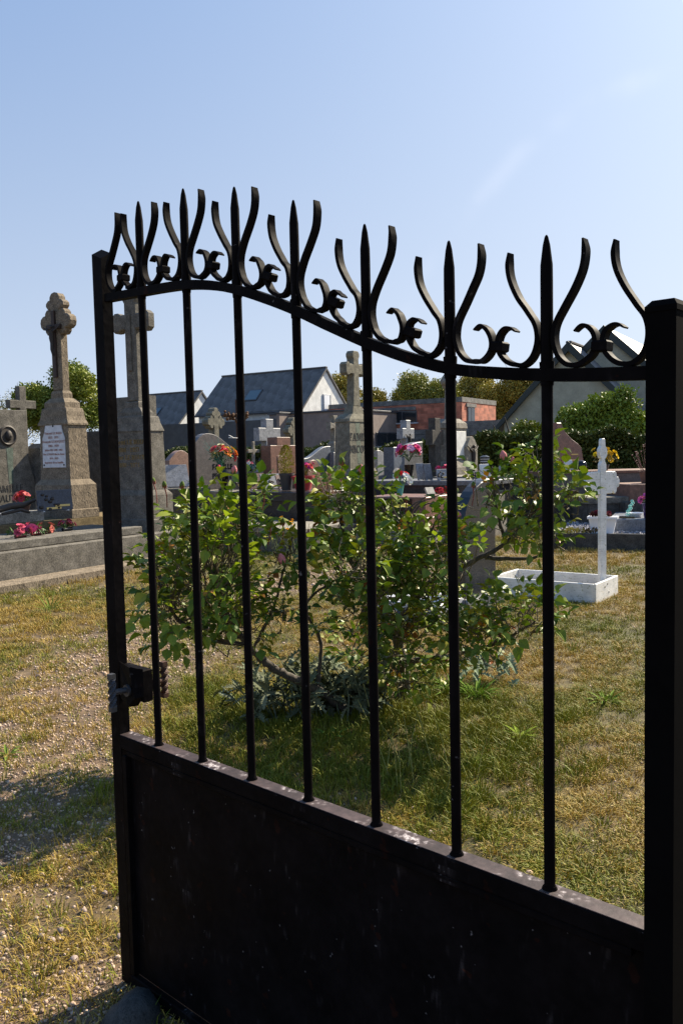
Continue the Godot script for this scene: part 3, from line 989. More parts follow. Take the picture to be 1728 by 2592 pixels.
func leaf_mesh(l: float, w: float, fold := 0.25, droop := 0.3) -> ArrayMesh:
	# oval leaflet lying along +z, folded on its midrib, tip drooping
	var b := MB.new()
	var prof := [0.0, 0.62, 1.0, 0.86, 0.46, 0.0]
	var last := []
	for k in prof.size():
		var t := float(k) / (prof.size() - 1)
		var hw: float = prof[k] * w * 0.5
		var y := -droop * t * t * l
		var q := [Vector3(-hw, y + hw * fold * 2.0, t * l), Vector3(0, y, t * l), Vector3(hw, y + hw * fold * 2.0, t * l)]
		if k > 0:
			b.quad(last[0], q[0], q[1], last[1]); b.quad(last[1], q[1], q[2], last[2])
		last = q
	return b.mesh()

var bloom_big: ArrayMesh
var bloom_mid: ArrayMesh
var sprig: ArrayMesh

func colour_petals(c: Color) -> StandardMaterial3D:
	var key := "petal_%d_%d_%d" % [int(c.r * 99), int(c.g * 99), int(c.b * 99)]
	if not M.has(key):
		var m := StandardMaterial3D.new()
		m.albedo_color = c.linear_to_srgb()
		m.roughness = 0.8
		m.metallic_specular = 0.2
		m.backlight_enabled = true
		m.backlight = c.linear_to_srgb() * 0.5
		m.cull_mode = BaseMaterial3D.CULL_DISABLED
		M[key] = m
	return M[key]

func flowers(parent: Node, at: Vector3, rad: Vector3, n: int, cols: Array, size: float, green: Color, leaves := 26) -> void:
	var b := MB.new()
	for i in n:
		var d := rv().normalized()
		d.y = absf(d.y) * 0.9 + 0.1
		var p := at + Vector3(d.x * rad.x, d.y * rad.y, d.z * rad.z) * rng.randf_range(0.6, 1.0)
		b.tube([at - Vector3(0, rad.y * 0.4, 0), (at + p) * 0.5, p], [0.003, 0.0025, 0.002], 4)
		var o := part(parent, "flower", bloom_big, colour_petals(cols[i % cols.size()]), p)
		o.basis = Basis(Quaternion(Vector3.UP, d.normalized())) * Basis(Vector3.UP, rng.randf() * TAU)
		o.scale = Vector3.ONE * size * rng.randf_range(0.8, 1.2)
	part(parent, "stems", b, colour_petals(green))
	var xs := []; var cs := []
	for i in leaves:
		var d := rv().normalized()
		var p := at + Vector3(d.x * rad.x, absf(d.y) * rad.y * 0.7 - rad.y * 0.15, d.z * rad.z) * rng.randf_range(0.5, 1.05)
		xs.append(Transform3D(Basis(Quaternion(Vector3.BACK, (d + Vector3(0, 0.3, 0)).normalized())).scaled(Vector3.ONE * size * rng.randf_range(0.7, 1.3) / 0.045), p))
		cs.append(green * rng.randf_range(0.7, 1.2))
	many(parent, "leaves", sprig, M.petal, xs, cs)

func pot(parent: Node, r0: float, r1: float, h: float, m: Material, seg := 20) -> void:
	var b := MB.new()
	b.lathe([Vector2(0, 0.001), Vector2(r0, 0.001), Vector2(lerpf(r0, r1, 0.5), h * 0.5), Vector2(r1, h * 0.88), Vector2(r1 * 1.07, h * 0.88), Vector2(r1 * 1.08, h), Vector2(r1 * 0.96, h), Vector2(r1 * 0.92, h * 0.9), Vector2(0, h * 0.88)], seg)
	part(parent, "pot", b, m)

# ---------------------------------------------------------------- graves on the raised plot
func left_graves() -> void:
	bloom_big = bloom(1.0, 15)
	bloom_mid = bloom(1.0, 9, 0.2)
	sprig = leaf_mesh(0.045, 0.02)
	var o := Vector3(-2.98, 0, -7.29)        # a point on the foot of the front wall
	# front tomb: concrete wall, slab; local x runs along the wall, local z out of it
	var c := o + dirv(HG, 0.65, -0.47)
	var t := thing("raised_tomb", "long raised concrete tomb with weathered grey side wall along the path", "tomb", c, HG)
	for k in 3:
		var x0: float = [-1.85, -0.78, 0.72][k]; var x1: float = [-0.786, 0.714, 1.85][k]
		bx(t, "wall_block", Vector3((x0 + x1) / 2, 0.155, 0), Vector3(x1 - x0, 0.35, 0.94), M.grey, 0.008)
	bx(t, "cover_slab", Vector3(-0.32, 0.372, -0.02), Vector3(2.86, 0.08, 0.80), M.grey, 0.008)
	bx(t, "kerb", Vector3(0, 0.035, 0.60), Vector3(3.7, 0.10, 0.25), M.warm, 0.012)
	# second tomb behind it, ochre block and white marble top
	c = o + dirv(HG, 0.65, -1.42)
	t = thing("marble_topped_tomb", "ochre stone tomb with a stained white marble top slab", "tomb", c, HG)
	bx(t, "block", Vector3(0, 0.235, 0), Vector3(3.9, 0.51, 0.92), M.ochre, 0.008)
	bx(t, "marble_slab", Vector3(-0.45, 0.548, 0.0), Vector3(2.1, 0.115, 0.80), M.marble, 0.006)
	# tall cross with the white name plate
	var mp := Vector3(-3.143, 0.491, -9.467)
	t = thing("plaque_cross", "tall brown granite cross with trefoil arms and white name plate on its pedestal", "cross", mp, HG - 90.0)
	lf(t, "plinth", [[0.315, 0.195, 0.0], [0.315, 0.195, 0.09], [0.305, 0.185, 0.10], [0.30, 0.18, 0.37], [0.25, 0.14, 0.43]], M.warm)
	lf(t, "die", [[0.247, 0.138, 0.43], [0.236, 0.128, 1.04]], M.warm)
	lf(t, "shoulder", [[0.252, 0.145, 1.04], [0.252, 0.145, 1.058], [0.232, 0.134, 1.095], [0.218, 0.127, 1.14], [0.212, 0.124, 1.19], [0.200, 0.119, 1.225], [0.194, 0.116, 1.232], [0.172, 0.108, 1.234], [0.170, 0.106, 1.295], [0.112, 0.073, 1.345]], M.warm)
	lf(t, "foot", [[0.10, 0.066, 1.345], [0.10, 0.066, 1.40], [0.084, 0.056, 1.43]], M.warm)
	var b := MB.new()
	b.prism(cross_poly(0.50, 2.53, 0.16, 2.20, "bud", 1.43), -0.055, 0.055, 0.012)
	part(t, "cross", b, M.warm)
	b = MB.new()
	var pp := PackedVector2Array([Vector2(-0.19, 0), Vector2(0.19, 0), Vector2(0.185, 0.33), Vector2(0.15, 0.40), Vector2(0.135, 0.47), Vector2(0.12, 0.50), Vector2(-0.12, 0.50), Vector2(-0.135, 0.47), Vector2(-0.15, 0.40), Vector2(-0.185, 0.33)])
	b.prism(pp, 0.0, 0.012, 0.002)
	var np := part(t, "name_plate", b, mat(lin(0.70, 0.69, 0.72), 0.4, T.plaster, 3.0), Vector3(0, 0.565, 0.1375), Vector3(-0.9, 0, 0))
	var rows := ["Vincent LE BODO", "1872 - 1931", "François LE BOUQUET", "1865 - 1939", "Julien NIO 1880 - 1962", "Vve LE BODO Marie-Anne", "1874 - 1953", "Regrettés de sa famille"]
	var ink := mat(lin(0.34, 0.17, 0.13), 0.6)
	for i in rows.size():
		letters(np, rows[i], 0.025 if i < 4 else 0.0205, Vector3(0, 0.385 - i * 0.047, 0.0125), ink, true, 700)
	for q in [Vector2(0, 0.465), Vector2(-0.165, 0.03), Vector2(0.165, 0.03)]:
		b = MB.new()
		b.ball(Vector3(q.x, q.y, 0.014), Vector3(0.011, 0.011, 0.006), 10, 6)
		part(np, "stud", b, M.bronze)
	b = MB.new()
	b.prism(cross_poly(0.23, 0.74, 0.05, 0.56), 0.0, 0.03, 0.004)
	var cr := part(t, "crucifix", b, mat(lin(0.10, 0.05, 0.03), 0.6, T.bark, 4.0), Vector3(0, 1.58, 0.0555))
	figure(cr, Vector3(0, 0.24, 0.03), 0.36, M.bronze)
	# its neighbour with the chamfered cross
	mp = Vector3(-2.27, 0.331, -9.33)
	t = thing("chamfered_cross", "tall grey concrete cross with chamfered arms on a pedestal with worn gilt lettering", "cross", mp, HG - 90.0)
	lf(t, "plinth", [[0.345, 0.185, -0.002], [0.345, 0.185, 0.13], [0.335, 0.175, 0.14], [0.335, 0.175, 0.40], [0.325, 0.165, 0.42], [0.29, 0.14, 0.455]], M.grey)
	lf(t, "die", [[0.285, 0.137, 0.455], [0.27, 0.126, 1.11]], M.grey)
	lf(t, "shoulder", [[0.282, 0.138, 1.11], [0.272, 0.13, 1.14], [0.245, 0.118, 1.20], [0.232, 0.11, 1.26], [0.22, 0.104, 1.275], [0.175, 0.09, 1.28], [0.17, 0.088, 1.32], [0.12, 0.07, 1.37]], M.grey)
	lf(t, "foot", [[0.105, 0.066, 1.37], [0.105, 0.066, 1.43], [0.088, 0.056, 1.44]], M.grey)
	b = MB.new()
	b.prism(cross_poly(0.56, 2.66, 0.17, 2.32, "hex", 1.44), -0.056, 0.056, 0.014)
	part(t, "cross", b, M.grey)
	b = MB.new()
	b.prism(cross_poly(0.05, 0.62, 0.055, 0.5), 0.0, 0.022, 0.004)
	part(t, "relief_post", b, M.grey, Vector3(0, 1.78, 0.0565))
	var gilt := mat(lin(0.20, 0.13, 0.04), 0.6)
	for i in 4: letters(t, ["Vincent LE BODO", "1884 - 1957", "Anne LE ROUX", "1890 - 1971"][i], 0.05, Vector3(-0.02, 0.99 - i * 0.085, 0.133), gilt, true, 700)
	# dark stele seen beside the stile
	stele("weathered_headstone", "dark weathered rectangular headstone standing between the two tall crosses", wave_poly(0.7, 1.50, "none"), 0.12, Vector3(-3.05, 0, -10.6), M.dark, HG - 90.0)
	# calvary block with black bronze cross behind the stile
	t = stele("bronze_cross_headstone", "grey headstone with a black bronze cross fixed to its face", wave_poly(0.8, 2.02, "none"), 0.14, Vector3(-2.95, 0, -11.9), M.grey, HG - 90.0)
	b = MB.new()
	b.prism(cross_poly(0.30, 0.5, 0.06, 0.30, "flare"), 0.0, 0.03, 0.004)
	part(t, "bronze_cross", b, M.bronze, Vector3(0.16, 1.38, 0.071))
	# family headstone with portrait medallion, and the plain cross behind it
	t = stele("portrait_headstone", "grey family headstone with a bronze portrait medallion and a green copper stain", PackedVector2Array([Vector2(-0.46, 0), Vector2(0.40, 0), Vector2(0.40, 0.88), Vector2(0.36, 1.0), Vector2(0.32, 1.15), Vector2(0.32, 1.78), Vector2(-0.46, 1.78)]), 0.16, Vector3(-4.20, 0, -10.35), M.grey, HG)
	b = MB.new()
	b.lathe([Vector2(0.125, 0), Vector2(0.13, 0.012), Vector2(0.11, 0.022), Vector2(0.095, 0.012), Vector2(0, 0.012)], 20)
	var med := part(t, "medallion", b, M.bronze, Vector3(0.02, 1.46, 0.081), Vector3(90, 0, 0))
	b = MB.new()
	b.ball(Vector3(0.005, 0.014, 0.0), Vector3(0.05, 0.03, 0.068), 10, 7)
	b.ball(Vector3(0.02, 0.035, 0.008), Vector3(0.012, 0.014, 0.02), 7, 5)
	part(med, "portrait", b, M.bronze)
	lf(t, "side_block", [[0.15, 0.13, -0.03], [0.15, 0.13, 1.30], [0.10, 0.09, 1.36]], M.grey, Vector3(0.56, 0, 0.06))
	b = MB.new()
	b.prism(PackedVector2Array([Vector2(-0.03, 0), Vector2(0.03, 0), Vector2(0.05, 0.45), Vector2(-0.05, 0.45)]), 0, 0.0015, 0.0003)
	part(t, "copper_stain", b, mat(lin(0.20, 0.27, 0.23), 0.9, T.stone, 3.0), Vector3(0.04, 0.86, 0.0805))
	for i in 3: letters(t, ["FAMILLE", "HAUTEL", "ROCHET"][i], 0.085, Vector3(0.0, 0.80 - i * 0.12, 0.082), M.dark, false, 400)
	grave_cross("plain_cross", "plain square-ended stone cross rising behind the portrait headstone", Vector3(-4.27, 0, -11.2), cross_poly(0.42, 2.14, 0.11, 1.90), 0.09, M.grey, 0.0, [], HG)
	# things lying on the tombs
	t = plaque("navy_plaque", "navy granite plaque with bronze flowers and two brass bars, on marble slab", Vector3(-2.98, 0.606, -8.62), HG - 14.0, 0.38, 0.215, M.g_navy, 8.0, 2)
	bx(t, "name_plate", Vector3(-0.02, 0.035, 0.014), Vector3(0.16, 0.022, 0.004), M.gold, 0.001, Vector3(-8, 0, 0))
	t = thing("ceramic_flower_bowl", "bowl of pink and red ceramic flowers standing behind the navy plaque", "flowers", Vector3(-3.36, 0.606, -8.75), 0)
	pot(t, 0.05, 0.075, 0.09, M.clay)
	flowers(t, Vector3(0, 0.12, 0), Vector3(0.09, 0.09, 0.09), 9, [Color(0.45, 0.05, 0.07), Color(0.62, 0.16, 0.15)], 0.045, Color(0.08, 0.12, 0.02), 16)
	b = MB.new()
	b.tube([Vector3(-0.28, 0.03, 0), Vector3(-0.1, 0.07, 0.02), Vector3(0.08, 0.075, 0), Vector3(0.26, 0.12, -0.03)], [0.03, 0.035, 0.03, 0.012], 8)
	b.tube([Vector3(-0.2, 0.0, 0.03), Vector3(0, 0.03, 0.05), Vector3(0.1, 0.0, 0.06)], [0.015, 0.018, 0.014], 7)
	var so := part(self, numbered("bronze_branch"), b, M.bronze, Vector3(-3.3, 0.612, -8.42), Vector3(0, 58, 0))
	tag(so, "dark bronze branch ornament lying on the marble slab beside the navy plaque", "ornament")
	for k in 4:
		var q: Vector3 = [Vector3(-3.05, 0.413, -7.80), Vector3(-2.98, 0.413, -8.02), Vector3(-2.93, 0.413, -8.20), Vector3(-2.83, 0.413, -8.47)][k]
		t = thing("ceramic_flowers", ["single pink ceramic rose lying on the grey slab beside a red tube", "large pink ceramic rose between two red tubes on the grey slab", "coral ceramic flowers on a red tube on the grey slab", "low dark green ceramic dish of small red flowers on the grey slab"][k], "flowers", q, 60.0, "ceramic flowers on the raised tomb")
		b = MB.new()
		b.tube([Vector3(-0.07, 0.018, 0.03), Vector3(0.05, 0.018, 0.03)], [0.017, 0.017], 10)
		part(t, "tube", b, mat(lin(0.11, 0.014, 0.016), 0.35) if k < 3 else M.g_black)
		flowers(t, Vector3(0, 0.035, 0), Vector3(0.12, 0.075, 0.08), [4, 5, 5, 8][k], [[Color(0.50, 0.08, 0.13)], [Color(0.55, 0.09, 0.20), Color(0.5, 0.06, 0.12)], [Color(0.55, 0.16, 0.12)], [Color(0.48, 0.06, 0.09), Color(0.45, 0.10, 0.14)]][k], [0.045, 0.055, 0.04, 0.035][k], Color(0.05, 0.11, 0.02), 34)

# ---------------------------------------------------------------- the graves in the middle
func centre_graves() -> void:
	var t: Node3D
	var b: MB
	var FL := Vector3.ZERO
	# long grave in front of the wavy double headstone
	tomb("dark_granite_tomb", "tall dark granite tomb with a paler plinth in front of the wavy headstone", Vector3(-0.72, 0, -11.72), GRID, 0.95, 1.45, [["plinth", -0.06, -0.03, 0.15, M.grey], ["body", 0.0, 0.15, 0.52, M.g_dark], ["slab", -0.03, 0.52, 0.645, M.g_dark]])
	tomb("concrete_tomb", "pale concrete tomb joined to the dark granite tomb under the wavy headstone", Vector3(-1.62, 0, -12.3), GRID, 0.98, 0.72, [["body", 0.0, -0.03, 0.52, M.grey], ["slab", -0.03, 0.52, 0.65, M.pale]])
	t = stele("wavy_headstone", "large grey granite headstone with a peaked wavy top and raised family name", wave_poly(0.98, 1.50, "peak"), 0.11, Vector3(-1.95, 0, -12.78), M.g_brown, GRID)
	letters(t, "FAMILLE", 0.085, Vector3(0.14, 0.99, 0.057), M.g_black, false, 700)
	letters(t, "PICHON", 0.085, Vector3(0.12, 0.85, 0.057), M.g_black, false, 700)
	t = thing("grave_vase", "black vase of red, pink and yellow flowers with teal spikes on the concrete tomb", "flowers", Vector3(-1.72, 0.652, -12.2), 0)
	b = MB.new()
	b.lathe([Vector2(0, 0.001), Vector2(0.085, 0.001), Vector2(0.085, 0.02), Vector2(0.03, 0.05), Vector2(0.075, 0.16), Vector2(0.08, 0.22), Vector2(0.055, 0.30), Vector2(0.045, 0.29), Vector2(0, 0.28)], 18)
	part(t, "vase", b, M.g_black)
	flowers(t, Vector3(0, 0.45, 0), Vector3(0.20, 0.22, 0.18), 15, [Color(0.72, 0.09, 0.09), Color(0.75, 0.12, 0.16), Color(0.78, 0.56, 0.10), Color(0.8, 0.28, 0.05), Color(0.7, 0.68, 0.42)], 0.07, Color(0.04, 0.13, 0.06), 40)
	b = MB.new()
	for i in 26:
		var d := Vector3(rng.randf_range(-0.75, 0.05), 1.0, rng.randf_range(-0.4, 0.4)).normalized()
		b.tube([Vector3(-0.02, 0.3, 0), d * 0.25 + Vector3(-0.03, 0.32, 0), d * rng.randf_range(0.36, 0.52) + Vector3(-0.05, 0.28, 0)], [0.003, 0.003, 0.001], 3, false)
	part(t, "spikes", b, colour_petals(Color(0.05, 0.17, 0.15)))
	# plaques in a row on the dark tomb
	var pl := [[-1.50, -12.08, 0.26, 0.27, M.g_brown, "upright brown plaque beside the black vase on the dark tomb", 12.0], [-1.20, -11.98, 0.30, 0.24, M.g_red, "reddish marbled plaque leaning back on the dark tomb", 24.0], [-0.97, -11.86, 0.32, 0.235, M.g_light, "pale grey plaque with a dark bird relief on the dark tomb", 26.0], [-0.82, -11.76, 0.14, 0.22, M.g_pink, "narrow pink stone plaque next to the dark grey pot", 28.0]]
	for i in pl.size():
		var q = pl[i]
		plaque("grave_plaque", q[5], Vector3(q[0], 0.652, q[1]), GRID - 22.0, q[2], q[3], q[4], q[6], 1 if i % 2 == 0 else 2)
	t = thing("grey_planter", "dark grey pot holding a yellow-green dwarf conifer", "plant", Vector3(-0.755, 0.652, -11.55), 0)
	pot(t, 0.07, 0.10, 0.24, M.grey_pot)
	var xs := []; var cs := []
	for i in 900:
		var h := rng.randf()
		var r := 0.115 * sqrt(sin(PI * clampf(h * 0.86 + 0.14, 0, 1))) * sqrt(rng.randf())
		var a := rng.randf() * TAU
		var d := Vector3(cos(a) * 0.5, 1.0, sin(a) * 0.5).normalized()
		xs.append(Transform3D(Basis(Quaternion(Vector3.BACK, d)).scaled(Vector3(0.5, 0.5, 1.1)), Vector3(cos(a) * r, 0.22 + h * 0.40, sin(a) * r)))
		cs.append(Color(0.17, 0.20, 0.025).lerp(Color(0.42, 0.33, 0.04), rng.randf()) * rng.randf_range(0.6, 1.1))
	many(t, "conifer", sprig, M.tree, xs, cs)
	t = thing("red_planter", "bright red pot of magenta flowers on the dark tomb", "plant", Vector3(-0.52, 0.652, -11.40), 0)
	pot(t, 0.10, 0.15, 0.20, M.red_pot)
	flowers(t, Vector3(0.04, 0.26, 0), Vector3(0.15, 0.15, 0.13), 14, [Color(0.42, 0.02, 0.16), Color(0.5, 0.04, 0.22), Color(0.6, 0.08, 0.06)], 0.042, Color(0.10, 0.10, 0.02), 46)
	# dried plant in a stone trough
	t = thing("dried_plant", "stone trough of dry brown stalks at the end of the dark tomb", "plant", Vector3(-0.20, 0, -11.08), GRID)
	lf(t, "trough", [[0.24, 0.15, -0.03], [0.25, 0.16, 0.60], [0.24, 0.15, 0.61]], M.dark)
	b = MB.new()
	for i in 130:
		var a := rng.randf() * TAU
		var l := rng.randf_range(0.12, 0.32)
		var p := Vector3(rng.randf_range(-0.2, 0.2), 0.605, rng.randf_range(-0.11, 0.11))
		var q := p + Vector3(cos(a) * 0.35, 1, sin(a) * 0.35).normalized() * l
		b.tube([p, (p + q) * 0.5 + rv(0.015), q], [0.003, 0.0025, 0.002], 3, false)
		b.ball(q, Vector3(0.009, 0.014, 0.009), 5, 4)
	part(t, "stalks", b, mat(lin(0.30, 0.18, 0.11), 0.9))
	# low concrete border in front, with marigolds
	tomb("concrete_border", "low weathered concrete grave border in front of the dark granite tomb", Vector3(-1.0, 0, -10.35), GRID, 0.95, 1.9, [["body", 0.0, -0.03, 0.24, M.grey], ["rim", -0.02, 0.24, 0.29, M.pale]])
	t = thing("marigold_plant", "wispy plant with small yellow-orange flowers beside the low concrete border", "plant", Vector3(-0.62, 0, -9.15), 0)
	b = MB.new()
	for i in 26:
		var p := Vector3(rng.randf_range(-0.16, 0.16), 0, rng.randf_range(-0.12, 0.12))
		var q := p + Vector3(rng.randf_range(-0.14, 0.14), rng.randf_range(0.18, 0.46), rng.randf_range(-0.1, 0.1))
		b.tube([p, (p + q) * 0.5 + rv(0.02), q], [0.0035, 0.003, 0.002], 3, false)
		if i < 11:
			var f := part(t, "flower", bloom_mid, colour_petals(Color(0.80, 0.42, 0.02)), q)
			f.scale = Vector3.ONE * 0.028
			f.rotation_degrees = Vector3(rng.randf_range(-20, 20), rng.randf() * 360, rng.randf_range(-20, 20))
	part(t, "stems", b, mat(lin(0.10, 0.13, 0.03), 0.7))
	# headstones and crosses behind
	stele("orange_headstone", "orange-brown granite headstone with a rounded top seen low between bars", wave_poly(0.62, 1.28, "arc"), 0.12, Vector3(-2.95, 0, -15.2), M.g_pink)
	t = plaque("slanted_plaque", "large silver granite plaque slanting back beside the chamfered cross pedestal", Vector3(-2.38, 0.705, -12.0), GRID - 30.0, 0.40, 0.36, M.g_light, 28.0)
	tomb("grey_tomb", "plain grey concrete tomb under the slanted silver plaque", Vector3(-2.5, 0, -12.15), GRID, 0.62, 1.0, [["body", 0.0, -0.03, 0.70, M.grey]])
	t = grave_cross("lichen_cross", "lichen-spotted stone cross with lobed arms behind the wavy headstone", Vector3(-2.27, 0, -15.0), cross_poly(0.46, 2.03, 0.13, 1.77, "bud"), 0.15, M.lich, 0.0, [])
	# iron cross with rusty ornament
	t = thing("iron_cross", "thin iron grave cross hung with a rusty brown ornament", "cross", Vector3(-1.73, 0, -14.0), GRID - 15.0)
	b = MB.new()
	b.tube([Vector3(0, -0.03, 0), Vector3(0, 2.1, 0)], [0.014, 0.012], 8)
	b.tube([Vector3(-0.20, 1.82, 0), Vector3(0.20, 1.82, 0)], [0.013, 0.013], 8)
	part(t, "frame", b, M.rust)
	b = MB.new()
	for i in 44:
		var x := rng.randf_range(-0.24, 0.24)
		b.ball(Vector3(x, 1.84 - rng.randf() * 0.10 * (1.4 - absf(x) * 3.0) + rng.randf_range(0.0, 0.06), rng.randf_range(-0.02, 0.03)), Vector3.ONE * rng.randf_range(0.016, 0.032), 7, 5)
	part(t, "rusty_garland", b, mat(lin(0.24, 0.11, 0.04), 0.85, T.stone, 6.0))
	b = MB.new()
	b.tube([Vector3(-0.18, 1.46, 0.02), Vector3(0.02, 1.45, 0.02)], [0.01, 0.008], 6)
	b.tube([Vector3(-0.18, 1.50, 0.02), Vector3(-0.10, 1.465, 0.02)], [0.009, 0.008], 6)
	part(t, "white_tag", b, M.white)
	t = grave_cross("grey_granite_cross", "large plain cross of light grey granite with square arms", Vector3(-1.22, 0, -14.0), cross_poly(0.58, 1.76, 0.20, 1.50, "plain", 0.8, 0.0, 0.22), 0.12, M.g_light, 0.0, [[0.30, 0.12, -0.03], [0.30, 0.12, 0.82], [0.2, 0.075, 0.92], [0.12, 0.07, 0.93]])
	t = grave_cross("small_pink_cross", "small pinkish stone cross standing in front of the grey granite cross", Vector3(-1.36, 0, -13.0), cross_poly(0.28, 1.37, 0.055, 1.22), 0.04, M.pale, 0.0, [[0.12, 0.10, -0.03], [0.12, 0.10, 0.90]])
	flowers(t, Vector3(-0.16, 0.98, 0.10), Vector3(0.13, 0.10, 0.08), 7, [Color(0.5, 0.12, 0.16), Color(0.75, 0.72, 0.68), Color(0.1, 0.35, 0.36)], 0.04, Color(0.06, 0.26, 0.27), 30)
	t = thing("stepped_red_headstone", "stepped block headstone of red-brown granite with a pale inset panel", "headstone", Vector3(-0.98, 0, -13.35), GRID)
	lf(t, "body", [[0.34, 0.10, -0.03], [0.34, 0.10, 1.30], [0.335, 0.095, 1.305]], M.g_red)
	lf(t, "top_block", [[0.17, 0.10, 1.305], [0.17, 0.10, 1.43], [0.165, 0.095, 1.435]], M.g_red)
	bx(t, "inset_panel", Vector3(-0.10, 0.98, 0.102), Vector3(0.14, 0.32, 0.01), M.g_pink, 0.002)
	grave_cross("brown_lobed_cross", "brown lichened cross with lobed arms behind the stepped red headstone", Vector3(-0.92, 0, -16.0), cross_poly(0.42, 1.87, 0.12, 1.62, "bud"), 0.14, M.lich, 0.0, [])
	stele("blue_wave_headstone", "blue-grey granite headstone with a sloping wave top behind the red pot", wave_poly(0.86, 1.29, "wave_back"), 0.10, Vector3(-0.45, 0, -14.4), M.g_blue)
	stele("orange_tablet", "small polished orange stone tablet in front of the blue-grey wave headstone", wave_poly(0.34, 1.06, "round"), 0.07, Vector3(-0.47, 0, -13.75), M.g_pink)
	t = grave_cross("white_flared_cross", "small white cross with flared arms on a stepped grey base", Vector3(-0.12, 0, -16.2), cross_poly(0.36, 1.90, 0.10, 1.70, "flare", 1.40), 0.11, M.pale, 0.0, [[0.2, 0.15, -0.03], [0.18, 0.14, 1.12], [0.12, 0.1, 1.22], [0.1, 0.08, 1.36], [0.07, 0.06, 1.40]])
	stele("white_slope_headstone", "pale grey headstone with a slanting top beside the family cross pedestal", wave_poly(0.55, 1.18, "wave"), 0.10, Vector3(0.0, 0, -14.9), M.g_light)
	# tall family cross
	t = thing("family_cross", "tall mossy granite cross on a high pedestal with carved family name", "cross", Vector3(0.24, 0, -13.85), GRID)
	lf(t, "base", [[0.42, 0.20, -0.03], [0.42, 0.20, 0.80], [0.38, 0.16, 0.90]], M.pale)
	lf(t, "pedestal", [[0.375, 0.155, 0.90], [0.34, 0.14, 1.66], [0.355, 0.15, 1.67], [0.345, 0.145, 1.72], [0.22, 0.115, 1.80]], M.lich)
	lf(t, "foot", [[0.17, 0.095, 1.80], [0.13, 0.08, 1.93]], M.lich)
	b = MB.new()
	b.prism(cross_poly(0.60, 2.84, 0.165, 2.54, "hex", 1.93, 0.025), -0.07, 0.07, 0.012)
	part(t, "cross", b, M.lich)
	letters(t, "FAMILLE", 0.125, Vector3(0.01, 1.42, 0.149), M.dark, true, 700)
	letters(t, "NICOLAS", 0.125, Vector3(0.01, 1.22, 0.153), M.dark, true, 700)
	b = MB.new()
	b.prism(PackedVector2Array([Vector2(-0.10, 0), Vector2(0.02, 0.0), Vector2(0.0, 0.7), Vector2(-0.12, 0.7)]), 0.0, 0.0015, 0.0003)
	part(t, "copper_stain", b, mat(lin(0.26, 0.32, 0.25), 0.9, T.stone, 2.0), Vector3(-0.05, 0.98, 0.1535), Vector3(-1.1, 0, 0))
	stele("silver_wave_headstone", "silver-grey granite headstone with a falling wave top right of the family cross", wave_poly(0.6, 1.20, "wave"), 0.09, Vector3(0.78, 0, -14.8), M.g_light)
	t = stele("blue_block_headstone", "thick blue-grey granite block headstone beside the pink bouquet", PackedVector2Array([Vector2(-0.18, 0), Vector2(0.18, 0), Vector2(0.18, 1.18), Vector2(0.12, 1.24), Vector2(-0.18, 1.24)]), 0.20, Vector3(0.90, 0, -13.9), M.g_blue)
	stele("rounded_grey_headstone", "wide grey headstone with a gently curved top behind the pink bouquet", wave_poly(0.80, 1.34, "quarter"), 0.16, Vector3(1.22, 0, -14.9), M.g_grey)
	t = grave_cross("white_crucifix_cross", "pale granite cross with a dark bronze crucifix figure on it", Vector3(1.28, 0, -16.2), cross_poly(0.46, 1.78, 0.17, 1.52, "plain", 0.0, 0.0, 0.2), 0.14, M.g_light, 0.0, [])
	figure(t, Vector3(0, 1.18, 0.07), 0.36, M.bronze)
	# polished dark tomb with plaques and flowers
	tomb("polished_tomb", "polished dark grey granite tomb topped with plaques and a pink bouquet", Vector3(1.45, 0, -12.55), GRID, 0.95, 2.0, [["plinth", -0.05, -0.03, 0.30, M.grey], ["body", 0.0, 0.30, 0.66, M.g_dark], ["slab", -0.03, 0.66, 0.725, M.g_grey]])
	t = thing("pink_bouquet", "tapered black vase with a large bouquet of pink and crimson flowers", "flowers", Vector3(1.03, 0.727, -12.45), 0)
	b = MB.new()
	b.lathe([Vector2(0, 0.001), Vector2(0.045, 0.001), Vector2(0.05, 0.03), Vector2(0.07, 0.16), Vector2(0.076, 0.235), Vector2(0.066, 0.235), Vector2(0.05, 0.1), Vector2(0, 0.08)], 18)
	part(t, "vase", b, M.g_black)
	flowers(t, Vector3(0.0, 0.36, 0), Vector3(0.21, 0.20, 0.2), 20, [Color(0.42, 0.015, 0.06), Color(0.68, 0.14, 0.36), Color(0.5, 0.02, 0.12), Color(0.75, 0.42, 0.55)], 0.07, Color(0.05, 0.10, 0.03), 40)
	var pq := [[1.20, -12.30, 0.13, 0.25, M.g_light, "tall pale stone plaque right beside the tapered black vase"], [1.30, -12.22, 0.13, 0.24, M.g_grey, "grey stone plaque leaning behind the red potted flowers"], [1.49, -12.05, 0.2, 0.155, M.g_light, "low plaque with a gilt bar under small pink flowers"], [1.95, -11.92, 0.16, 0.115, M.g_blue, "small dark blue plaque with a gilt strip near the crucifix plaque"], [2.08, -11.85, 0.16, 0.22, M.white, "white plaque bearing a dark crucifix figure at the tomb's end"]]
	for i in pq.size():
		var q = pq[i]
		t = plaque("tomb_plaque", q[5], Vector3(q[0], 0.727, q[1]), GRID - 26.0, q[2], q[3], q[4], 14.0, 1 if i == 2 or i == 3 else 0)
		if i == 4: figure(t, Vector3(0.0, 0.03, 0.012), 0.15, M.bronze)
	t = thing("small_pink_pot", "low dark pot of small crimson flowers behind the gilt-barred plaque", "flowers", Vector3(1.50, 0.727, -12.28), 0)
	pot(t, 0.06, 0.08, 0.10, M.grey_pot)
